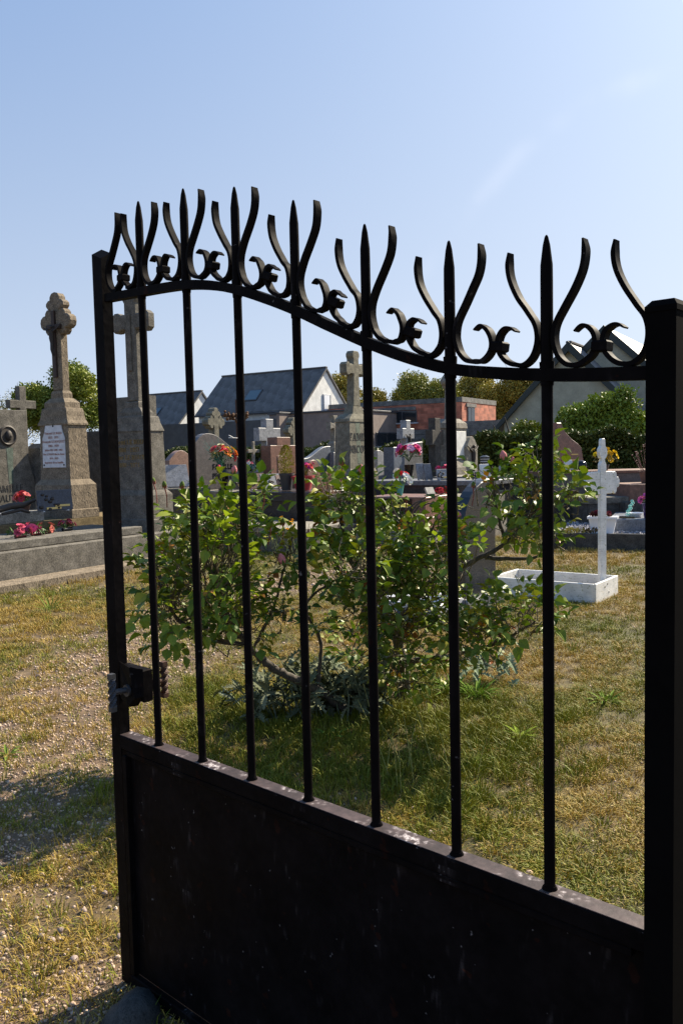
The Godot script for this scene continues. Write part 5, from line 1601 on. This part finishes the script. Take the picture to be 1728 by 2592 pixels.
func trees() -> void:
	var cl := clump(9, 0.15, 0.10, 0.06)
	var green := [Color(0.13, 0.175, 0.025), Color(0.28, 0.30, 0.04)]
	var olive := [Color(0.24, 0.20, 0.04), Color(0.42, 0.33, 0.06)]
	var mid := [Color(0.17, 0.185, 0.035), Color(0.32, 0.30, 0.05)]
	var gname := "trees behind the houses"
	tree("oak_tree", "broad fresh-green oak rising behind the two tall crosses", Vector3(-16.1, 0, -50.0), 7.3, 3.2, 2.8, 9500, cl, green, 1.5)
	tree("bare_tree", "thin half-bare grey-green tree behind the portrait headstone", Vector3(-20.3, 0, -52.0), 6.1, 2.6, 2.6, 900, cl, [Color(0.14, 0.14, 0.05), Color(0.2, 0.18, 0.06)], 1.0)
	tree("young_tree", "small reddish-budding tree at the foot of the green oak", Vector3(-15.6, 0, -38.0), 3.3, 1.6, 1.4, 1300, cl, [Color(0.20, 0.14, 0.06), Color(0.2, 0.18, 0.04)], 0.9)
	tree("yellow_tree", "yellow-olive tree showing between the white house and the family cross", Vector3(1.4, 0, -74.0), 8.6, 3.4, 3.6, 9500, cl, olive, 1.8)
	tree("rounded_green_tree", "rounded green tree standing above the flat roof of the brick building", Vector3(7.4, 0, -72.0), 8.3, 3.4, 3.4, 9500, cl, mid, 1.8)
	for k in 2:
		tree("olive_tree", ["wide yellow-olive tree directly behind the brick building's lit end", "yellow-olive tree between the brick building and the beige house"][k], Vector3([11.6, 15.9][k], 0, [-72.0, -70.0][k]), [8.4, 8.3][k], 4.0, 3.9, 12000, cl, olive, 1.8)
	# leafy shrub beside the beige house
	var t := thing("leafy_shrub", "large leafy green shrub growing beside the beige house", "shrub", Vector3(6.45, 0, -20.0), 0)
	var b := MB.new()
	for i in 9:
		var q := Vector3(rng.randf_range(-0.9, 1.2), rng.randf_range(1.0, 2.0), rng.randf_range(-0.4, 0.4))
		b.tube([Vector3(q.x * 0.25, -0.1, 0), q * Vector3(0.6, 0.6, 0.5), q], [0.05, 0.03, 0.012], 6)
	part(t, "stems", b, M.trunk)
	var small := clump(6, 0.05, 0.075, 0.045)
	crown(t, "crown", [[Vector3(-0.7, 1.75, 0), Vector3(0.55, 0.5, 0.5)], [Vector3(0.0, 2.0, 0), Vector3(0.6, 0.5, 0.5)], [Vector3(0.8, 2.1, 0), Vector3(0.6, 0.55, 0.5)], [Vector3(1.5, 1.7, 0), Vector3(0.7, 0.7, 0.5)], [Vector3(-0.9, 1.35, 0.1), Vector3(0.45, 0.4, 0.5)], [Vector3(0.3, 1.5, 0.2), Vector3(0.8, 0.6, 0.5)], [Vector3(0.55, 2.35, 0), Vector3(0.4, 0.4, 0.35)], [Vector3(0.1, 1.05, 0.3), Vector3(1.1, 0.45, 0.4)], [Vector3(1.4, 1.1, 0.3), Vector3(0.8, 0.5, 0.4)]], 12000, small, [Color(0.10, 0.15, 0.02), Color(0.26, 0.31, 0.04)], 1.15)
	t = thing("yellow_green_shrub", "yellow-green shrub above the hedge in front of the beige gable", "shrub", Vector3(4.75, 0, -21.0), 0)
	crown(t, "crown", [[Vector3(0.0, 1.35, 0), Vector3(0.55, 0.55, 0.4)], [Vector3(-0.35, 1.05, 0.1), Vector3(0.5, 0.5, 0.4)], [Vector3(0.45, 1.1, 0), Vector3(0.4, 0.5, 0.4)]], 2600, small, [Color(0.11, 0.13, 0.015), Color(0.21, 0.22, 0.025)], 1.15)
	part(t, "stems", b, M.trunk)
	# hedges: ivy-topped run behind the graves and the dark clipped one on the right
	var runs := [["ivy_hedge", "clipped ivy hedge running behind the middle graves", Vector3(-8.5, 0, -24.0), Vector3(3.6, 0, -19.5), 1.28, 9000], ["dark_hedge", "tall dark evergreen hedge in shade behind the red headstone", Vector3(3.0, 0, -18.0), Vector3(9.5, 0, -15.5), 1.40, 11000]]
	for r in runs:
		var a: Vector3 = r[2]; var e: Vector3 = r[3]
		t = thing(r[0], r[1], "hedge", a, rad_to_deg(atan2(-(e.z - a.z), e.x - a.x)))
		var L := a.distance_to(e)
		var bn := MB.new()
		for q in int(L * 3.0):
			var sx := rng.randf() * L
			bn.tube([Vector3(sx, -0.05, 0), Vector3(sx + rng.randf_range(-0.1, 0.1), r[4] * 0.5, rng.randf_range(-0.1, 0.1)), Vector3(sx + rng.randf_range(-0.2, 0.2), r[4] * 0.9, rng.randf_range(-0.2, 0.2))], [0.02, 0.014, 0.006], 5, false)
		part(t, "stems", bn, M.trunk).set_meta("kind", "stuff")
		var xs := []; var cs := []
		for i in int(r[5] * 2.2):
			var x := rng.randf() * L
			var side := rng.randf()
			var hh: float = r[4] * (1.0 + 0.05 * sin(x * 3.0) + 0.04 * sin(x * 7.3))
			var p := Vector3(x, hh + rng.randf_range(-0.10, 0.05), rng.randf_range(-0.3, 0.3)) if side < 0.35 else Vector3(x, rng.randf_range(0.0, hh), rng.randf_range(-0.32, 0.32))
			xs.append(Transform3D(Basis.from_euler(rv(3.1)).scaled(Vector3.ONE * rng.randf_range(0.7, 1.2)), p))
			cs.append(Color(0.045, 0.065, 0.012).lerp(Color(0.14, 0.15, 0.03), rng.randf() * 0.7))
		many(t, "foliage", small, M.tree, xs, cs)

# ---------------------------------------------------------------- the rose
func limb(t: Node, pts: Array, r0: float, r1: float, m: Material, called := "branch") -> void:
	# smooth a hand-placed polyline and give it knobbly radii
	var cu := Curve3D.new()
	cu.bake_interval = 0.03
	for i in pts.size():
		var a: Vector3 = pts[max(i - 1, 0)]; var c: Vector3 = pts[min(i + 1, pts.size() - 1)]
		cu.add_point(pts[i], (a - c) / 6.0, (c - a) / 6.0)
	var bk := cu.get_baked_points()
	var p := []; var r := []
	for i in bk.size():
		var f: float = float(i) / maxf(1.0, bk.size() - 1.0)
		p.append(bk[i] + rv(0.003))
		r.append(lerpf(r0, r1, f) * rng.randf_range(0.85, 1.18))
	var b := MB.new()
	b.tube(p, r, 8)
	part(t, called, b, m)

func rose() -> void:
	var t := thing("rose_bush", "sprawling rose bush with glossy green leaves, pink buds and bare woody limbs", "rose bush", Vector3.ZERO, 0)
	var B := Vector3(0.25, -0.02, -3.72)
	limb(t, [B, Vector3(0.27, 0.12, -3.70), Vector3(0.24, 0.26, -3.62), Vector3(0.22, 0.42, -3.52)], 0.030, 0.020, M.bark, "trunk")
	limb(t, [Vector3(0.03, 0.0, -3.50), Vector3(-0.10, 0.12, -3.45), Vector3(-0.23, 0.215, -3.36), Vector3(-0.33, 0.30, -3.30), Vector3(-0.40, 0.40, -3.24), Vector3(-0.47, 0.56, -3.18), Vector3(-0.50, 0.76, -3.18)], 0.020, 0.011, M.bark, "trunk")
	var limbs := [
		[[Vector3(-0.40, 0.38, -3.24), Vector3(-0.55, 0.44, -3.15), Vector3(-0.66, 0.56, -3.10), Vector3(-0.70, 0.72, -3.10)], 0.010, 0.005],
		[[Vector3(-0.36, 0.36, -3.28), Vector3(-0.28, 0.52, -3.26), Vector3(-0.24, 0.66, -3.30), Vector3(-0.20, 0.80, -3.32)], 0.007, 0.004],
		[[Vector3(-0.47, 0.56, -3.18), Vector3(-0.40, 0.74, -3.12), Vector3(-0.36, 0.92, -3.14)], 0.008, 0.004],
		[[Vector3(0.22, 0.42, -3.52), Vector3(0.10, 0.56, -3.48), Vector3(0.02, 0.72, -3.44), Vector3(-0.01, 0.95, -3.42)], 0.015, 0.006],
		[[Vector3(-0.12, 0.12, -3.45), Vector3(-0.10, 0.34, -3.42), Vector3(-0.16, 0.50, -3.38), Vector3(-0.06, 0.60, -3.36)], 0.010, 0.005],
		[[Vector3(0.24, 0.26, -3.62), Vector3(0.30, 0.48, -3.46), Vector3(0.34, 0.66, -3.34), Vector3(0.30, 0.80, -3.30)], 0.013, 0.006],
		[[Vector3(0.24, 0.20, -3.62), Vector3(0.44, 0.26, -3.46), Vector3(0.62, 0.34, -3.34), Vector3(0.76, 0.44, -3.26)], 0.013, 0.005],
		[[Vector3(0.22, 0.36, -3.55), Vector3(0.38, 0.58, -3.50), Vector3(0.54, 0.66, -3.46), Vector3(0.68, 0.74, -3.44), Vector3(0.78, 0.86, -3.42), Vector3(0.80, 1.02, -3.40)], 0.016, 0.006],
		[[Vector3(0.60, 0.68, -3.46), Vector3(0.78, 0.68, -3.40), Vector3(0.92, 0.76, -3.36)], 0.010, 0.004],
		[[Vector3(0.68, 0.74, -3.44), Vector3(0.64, 0.90, -3.42), Vector3(0.62, 1.06, -3.40)], 0.008, 0.004],
		[[Vector3(0.78, 0.86, -3.42), Vector3(0.89, 0.92, -3.40), Vector3(0.97, 0.95, -3.38)], 0.007, 0.003],
		[[Vector3(0.27, 0.10, -3.68), Vector3(0.16, 0.26, -3.60), Vector3(0.18, 0.40, -3.50)], 0.010, 0.005],
		[[Vector3(0.32, 0.62, -3.36), Vector3(0.36, 0.80, -3.36), Vector3(0.44, 0.92, -3.36)], 0.006, 0.003]]
	for q in limbs: limb(t, q[0], q[1], q[2], M.bark)
	# bare twiggy end
	for k in 7: limb(t, [Vector3(0.28, 0.80, -3.30), Vector3(0.27 + 0.02 * k - 0.08, 0.88 + 0.005 * k, -3.30), Vector3(0.14 + 0.055 * k, 0.94 + 0.03 * sin(k * 1.7), -3.30 + 0.03 * cos(k))], 0.004, 0.002, M.bark, "twig")
	# lobes of foliage: centre, radii, sprays, clear noise threshold
	var lobes := [
		[Vector3(-0.50, 0.72, -3.14), Vector3(0.24, 0.27, 0.26), 150], [Vector3(-0.64, 0.62, -3.10), Vector3(0.14, 0.22, 0.2), 60], [Vector3(-0.44, 0.90, -3.14), Vector3(0.20, 0.15, 0.2), 62],
		[Vector3(-0.40, 0.52, -3.16), Vector3(0.18, 0.14, 0.16), 44], [Vector3(-0.22, 0.74, -3.30), Vector3(0.10, 0.11, 0.1), 16], [Vector3(-0.24, 0.52, -3.28), Vector3(0.10, 0.09, 0.1), 12],
		[Vector3(0.00, 0.96, -3.42), Vector3(0.17, 0.13, 0.17), 54], [Vector3(-0.03, 0.80, -3.42), Vector3(0.10, 0.12, 0.12), 22], [Vector3(0.14, 0.92, -3.40), Vector3(0.12, 0.07, 0.12), 16],
		[Vector3(0.12, 0.66, -3.34), Vector3(0.24, 0.16, 0.26), 92], [Vector3(0.30, 0.76, -3.32), Vector3(0.20, 0.13, 0.22), 64], [Vector3(0.06, 0.50, -3.36), Vector3(0.20, 0.13, 0.2), 40], [Vector3(0.34, 0.62, -3.30), Vector3(0.18, 0.14, 0.2), 52],
		[Vector3(0.24, 0.44, -3.40), Vector3(0.22, 0.14, 0.2), 46], [Vector3(0.50, 0.46, -3.28), Vector3(0.20, 0.12, 0.2), 54], [Vector3(0.70, 0.49, -3.24), Vector3(0.17, 0.10, 0.16), 46], [Vector3(0.52, 0.34, -3.34), Vector3(0.18, 0.08, 0.14), 22],
		[Vector3(0.62, 0.96, -3.42), Vector3(0.13, 0.16, 0.16), 26], [Vector3(0.80, 0.97, -3.40), Vector3(0.17, 0.17, 0.16), 60], [Vector3(0.80, 1.12, -3.40), Vector3(0.11, 0.09, 0.1), 22], [Vector3(0.93, 0.96, -3.38), Vector3(0.11, 0.07, 0.12), 20],
		[Vector3(0.83, 0.80, -3.38), Vector3(0.12, 0.09, 0.12), 18], [Vector3(0.44, 0.86, -3.36), Vector3(0.08, 0.07, 0.1), 8], [Vector3(0.70, 0.80, -3.42), Vector3(0.10, 0.07, 0.1), 8], [Vector3(0.22, 0.30, -3.50), Vector3(0.18, 0.12, 0.16), 34], [Vector3(0.26, 0.17, -3.55), Vector3(0.20, 0.09, 0.16), 34], [Vector3(0.05, 0.30, -3.55), Vector3(0.13, 0.12, 0.12), 18], [Vector3(0.42, 0.78, -3.02), Vector3(0.12, 0.10, 0.10), 14], [Vector3(0.02, 0.74, -3.02), Vector3(0.14, 0.12, 0.1), 16]]
	var shapes := [leaf_mesh(0.047, 0.035, 0.20, 0.25), leaf_mesh(0.047, 0.031, 0.35, 0.45), leaf_mesh(0.047, 0.037, 0.10, 0.12)]
	var all := []     # [transform, shape, colour]
	var tw := MB.new()
	for li in lobes.size():
		var lb = lobes[li]
		var c: Vector3 = lb[0]; var rad: Vector3 = lb[1]
		var root: Vector3 = c - Vector3(0, rad.y * 0.7, 0)
		c = EYE + (c - EYE) * 0.985
		rad.z *= 1.45
		for i in int(lb[2] * (1.25 if li < 17 else 0.95)):
			var d := rv().normalized()
			var p := c + d * rad * pow(rng.randf(), 0.45)
			var out := (d * 0.8 + Vector3(0, 0.35, 0) + rv(0.55)).normalized()
			# twig from inside the lobe
			var q := p - out * rng.randf_range(0.05, 0.11) - Vector3(0, 0.02, 0)
			var mid := (q + p) * 0.5 + rv(0.012)
			if rng.randf() < 0.75: tw.tube([q.lerp(root, 0.3) + rv(0.02), q, mid, p], [0.0028, 0.0022, 0.0018, 0.0012], 4, false)
			# compound leaf: five leaflets on a stalk
			var young := rng.randf()
			var base := Color(0.07, 0.125, 0.018).lerp(Color(0.20, 0.245, 0.03), rng.randf())
			if young > 0.78: base = Color(0.22, 0.25, 0.03).lerp(Color(0.30, 0.27, 0.04), rng.randf())
			if young > 0.965: base = Color(0.36, 0.17, 0.03).lerp(Color(0.30, 0.08, 0.04), rng.randf())
			var side := out.cross(Vector3.UP + rv(0.2)).normalized()
			var up := side.cross(out).normalized()
			var sz := rng.randf_range(0.55, 1.28) * (0.75 if young > 0.965 else 1.0)
			var pieces := [[0.05, 0.0, 1.0], [0.026, 1.0, 0.88], [0.026, -1.0, 0.88], [0.004, 1.0, 0.72], [0.004, -1.0, 0.72]]
			for j in (5 if rng.randf() < 0.75 else 3):
				var pc = pieces[j]
				var dd: Vector3 = (out * (1.0 if j == 0 else 0.45) + side * pc[1] * 0.9 - Vector3(0, rng.randf_range(0.0, 0.35), 0) + rv(0.18)).normalized()
				var nn := (up + rv(0.45)).normalized()
				var xx := nn.cross(dd).normalized()
				var bs := Basis(xx, dd.cross(xx).normalized(), dd).scaled(Vector3.ONE)
				var s2: float = sz * pc[2]
				all.append([Transform3D(Basis(bs.x * s2, bs.y * s2, bs.z * s2), p + out * pc[0] * sz + side * pc[1] * 0.004), rng.randi() % 3, base * rng.randf_range(0.8, 1.2)])
	var tws := part(t, "twigs", tw, M.twig)
	tws.set_meta("kind", "stuff")
	# the leaflets that show largest are single parts, the rest one mass
	all.sort_custom(func(a, b): return a[0].origin.z > b[0].origin.z)
	var mats := []
	for k in 9:
		var m: StandardMaterial3D = M.leaf.duplicate()
		m.vertex_color_use_as_albedo = false
		var c: Color = [Color(0.06, 0.115, 0.019), Color(0.08, 0.135, 0.021), Color(0.10, 0.155, 0.023), Color(0.125, 0.18, 0.025), Color(0.15, 0.205, 0.028), Color(0.22, 0.25, 0.03), Color(0.28, 0.265, 0.037), Color(0.34, 0.14, 0.03), Color(0.18, 0.23, 0.03)][k]
		m.albedo_color = c.linear_to_srgb()
		mats.append([m, c])
	var xs := [[], [], []]; var cs := [[], [], []]
	for i in all.size():
		var a = all[i]
		if i < 300:
			var best := 0; var bd := 9.0
			for k in mats.size():
				var cc: Color = mats[k][1]
				var dist: float = absf(cc.r - a[2].r) + absf(cc.g - a[2].g)
				if dist < bd: bd = dist; best = k
			var o := MeshInstance3D.new()
			o.name = "leaf" if i == 0 else "leaf_%03d" % i
			o.mesh = shapes[a[1]]
			o.material_override = mats[best][0]
			t.add_child(o, true)
			o.transform = a[0]
		else:
			xs[a[1]].append(a[0]); cs[a[1]].append(a[2])
	for k in 3: many(t, "foliage", shapes[k], M.leaf, xs[k], cs[k])
	# buds: pink opening ones and tight green ones
	var buds := [[Vector3(-0.225, 0.715, -3.10), 0.019, 1], [Vector3(0.085, 1.045, -3.36), 0.017, 1], [Vector3(0.66, 1.085, -3.34), 0.018, 1], [Vector3(0.70, 1.07, -3.36), 0.013, 1], [Vector3(-0.40, 1.06, -3.10), 0.014, 1], [Vector3(-0.455, 1.065, -3.12), 0.013, 2], [Vector3(0.005, 1.08, -3.40), 0.015, 0], [Vector3(-0.70, 1.03, -3.10), 0.011, 0], [Vector3(-0.655, 1.015, -3.08), 0.011, 0], [Vector3(-0.60, 1.01, -3.12), 0.012, 0], [Vector3(-0.29, 0.98, -3.12), 0.011, 0], [Vector3(-0.27, 0.86, -3.12), 0.013, 0], [Vector3(-0.225, 0.86, -3.15), 0.012, 0], [Vector3(0.38, 0.86, -3.24), 0.010, 1], [Vector3(0.46, 0.865, -3.24), 0.011, 1], [Vector3(0.53, 0.98, -3.32), 0.011, 0], [Vector3(0.26, 0.93, -3.32), 0.010, 0]]
	for q in buds:
		var p: Vector3 = q[0]; var r: float = q[1] * 0.84
		var b := MB.new()
		b.lathe([Vector2(0, 0), Vector2(r * 0.75, r * 0.35), Vector2(r, r * 1.1), Vector2(r * 0.85, r * 1.9), Vector2(r * 0.4, r * 2.6), Vector2(0, r * 2.9)], 12)
		var cm: Material = colour_petals([Color(0.10, 0.14, 0.03), Color(0.62, 0.22, 0.22), Color(0.60, 0.05, 0.10)][q[2]])
		var o := part(t, "rose_bud", b, cm, p, Vector3(rng.randf_range(-14, 14), 0, rng.randf_range(-14, 14)))
		b = MB.new()
		for k in 5:
			var a := TAU * k / 5
			var dd := Vector3(cos(a), 0, sin(a)); var ss := Vector3(-sin(a), 0, cos(a)) * r * 0.5
			b.tri(dd * r * 0.78 - ss, dd * r * 1.06 + Vector3(0, r * 1.6, 0), dd * r * 0.78 + ss)
		b.tube([Vector3(0, -0.075, 0), Vector3(0.004, -0.03, 0), Vector3(0, r * 0.2, 0)], [0.0022, 0.0022, 0.003], 6)
		part(o, "sepals", b, M.redstem if q[2] == 0 else colour_petals(Color(0.09, 0.13, 0.03)))

# ---------------------------------------------------------------- smaller plants on the ground
func rosette(label: String, at: Vector3, n: int, l: float, w: float, col: Color, up := 0.9, group := "weeds in the lawn") -> void:
	var t := thing("weed_rosette", label, "weed", at, rng.randf() * 360.0, group)
	var lm := leaf_mesh(1.0, w / l, 0.2, 0.5)
	var m := colour_petals(col)
	for i in n:
		var a := i * 2.39996
		var e := lerpf(0.25, 1.25, float(i) / n) * up
		var o := part(t, "leaf", lm, m)
		var d := Vector3(cos(a) * cos(e), sin(e), sin(a) * cos(e))
		o.basis = Basis.looking_at(-d, Vector3.UP)
		o.scale = Vector3.ONE * l * rng.randf_range(0.7, 1.1)
		o.position = Vector3(cos(a), 0, sin(a)) * (0.006 + 0.03 * rng.randf() * (1.0 if n > 25 else 0.2))
		o.rotate_y(rng.randf_range(-0.4, 0.4))

func ragged_leaf() -> ArrayMesh:
	# deeply cut silver leaf along +z
	var b := MB.new()
	var last := []
	for k in 13:
		var t := k / 12.0
		var env := sin(PI * clampf(t * 0.9 + 0.08, 0, 1))
		var hw := (0.30 if k % 2 == 0 else 0.95) * env * 0.26 + 0.01
		var q := [Vector3(-hw, hw * 0.35 - t * t * 0.3, t + (0.05 if k % 2 == 1 else 0.0)), Vector3(0, -t * t * 0.3, t), Vector3(hw, hw * 0.35 - t * t * 0.3, t + (0.05 if k % 2 == 1 else 0.0))]
		if k > 0:
			b.quad(last[0], q[0], q[1], last[1]); b.quad(last[1], q[1], q[2], last[2])
		last = q
	return b.mesh()

func plants() -> void:
	# silvery ragwort under the rose
	var t := thing("silver_ragwort", "clump of silvery lobed ragwort leaves under the rose's leaning limb", "plant", Vector3(-0.24, 0, -3.52), 0)
	var rl := ragged_leaf()
	var xs := []; var cs := []
	var b := MB.new()
	for i in 70:
		var root := Vector3(rng.randf_range(-0.24, 0.40), 0, rng.randf_range(-0.16, 0.12))
		var tip := root + Vector3(rng.randf_range(-0.14, 0.12), rng.randf_range(0.08, 0.26), rng.randf_range(-0.06, 0.12))
		b.tube([root, (root + tip) * 0.5 + rv(0.02), tip], [0.004, 0.0035, 0.002], 4, false)
		for k in 7:
			var p := root.lerp(tip, rng.randf_range(0.3, 1.0))
			var d := (rv() + Vector3(0, 0.35, 0)).normalized()
			var x := d.cross(Vector3.UP + rv(0.4)).normalized()
			var s := rng.randf_range(0.06, 0.11)
			xs.append(Transform3D(Basis(x * s, d.cross(x).normalized() * -s, d * s), p))
			cs.append(Color(0.11, 0.13, 0.06).lerp(Color(0.25, 0.27, 0.17), rng.randf()) * rng.randf_range(0.5, 1.0))
	part(t, "stems", b, colour_petals(Color(0.16, 0.19, 0.12)))
	for i in min(60, xs.size()):
		var o := part(t, "leaf", rl, colour_petals(Color(0.15, 0.18, 0.11)))
		o.transform = xs[i]
	many(t, "foliage", rl, M.silver, xs.slice(60), cs.slice(60))
	t = thing("small_ragwort", "small dark silver ragwort tuft right of the rose trunk", "plant", Vector3(0.70, 0, -3.98), 0)
	for i in 30:
		var o := part(t, "leaf", rl, colour_petals(Color(0.16, 0.20, 0.12)))
		var d := (rv() + Vector3(0, 0.5, 0)).normalized()
		o.basis = Basis.looking_at(-d, Vector3(0.1, 0.9, 0.3).normalized())
		o.scale = Vector3.ONE * rng.randf_range(0.06, 0.11)
		o.position = Vector3(rng.randf_range(-0.14, 0.14), rng.randf_range(0.02, 0.12), rng.randf_range(-0.08, 0.08))
	rosette("bright green dandelion-like weed alone in the dry lawn near the white frame", Vector3(1.15, 0, -3.60), 30, 0.085, 0.013, Color(0.13, 0.20, 0.02))
	rosette("bright green weed with notched leaves in the lawn beyond the gate's sixth bar", Vector3(0.68, 0, -3.17), 18, 0.075, 0.015, Color(0.20, 0.27, 0.025))
	rosette("small weed sprig close behind the bright notched weed", Vector3(0.66, 0, -3.38), 6, 0.05, 0.012, Color(0.26, 0.32, 0.05))
	rosette("low creeping weed in the lawn in front of the bright notched weed", Vector3(0.50, 0, -2.95), 14, 0.06, 0.014, Color(0.12, 0.20, 0.03), 0.4)
	rosette("dense green weed clump at the right foot of the rose", Vector3(0.60, 0, -3.72), 60, 0.10, 0.014, Color(0.12, 0.20, 0.02), 1.1)
	rosette("second green weed clump beside the rose's right foot", Vector3(0.50, 0, -3.80), 44, 0.10, 0.014, Color(0.11, 0.185, 0.02), 1.1)
	rosette("grass-like weed tuft against the kerb of the raised tomb", Vector3(-2.20, 0, -6.15), 40, 0.17, 0.008, Color(0.15, 0.20, 0.035), 1.15)
	rosette("small leafy weed on the worn path outside the gate stile", Vector3(-1.30, 0, -3.10), 14, 0.06, 0.014, Color(0.13, 0.19, 0.03))
	rosette("leafy green weed in the shade under the rose", Vector3(-0.06, 0, -3.20), 14, 0.08, 0.02, Color(0.10, 0.18, 0.03))
	for k in 9:
		rosette("patch of fresh green weeds along the lawn before the brown tombs", Vector3(2.75 + k * 0.14, 0, -9.9 - 0.06 * (k % 3) - 0.05 * k), 16, 0.12, 0.03, Color(0.20, 0.26, 0.04), 0.8, "weeds before the brown tombs")
	# long seed grasses in front of the rose
	t = thing("seed_grass", "long pale seeding grass stalks leaning in front of the rose", "grass", Vector3(0.20, 0, -2.72), 0)
	for i in 18:
		b = MB.new()
		var p := Vector3(rng.randf_range(-0.12, 0.28), 0, rng.randf_range(-0.22, 0.1))
		var d := Vector3(rng.randf_range(-0.5, 0.25), 1.0, rng.randf_range(-0.3, 0.3)).normalized() * rng.randf_range(0.16, 0.34)
		b.tube([p, p + d * 0.5 + Vector3(0, 0.02, 0), p + d - Vector3(0, 0.01, 0)], [0.0014, 0.0011, 0.0006], 4, false)
		part(t, "stalk", b, colour_petals(Color(0.30, 0.30, 0.10)))
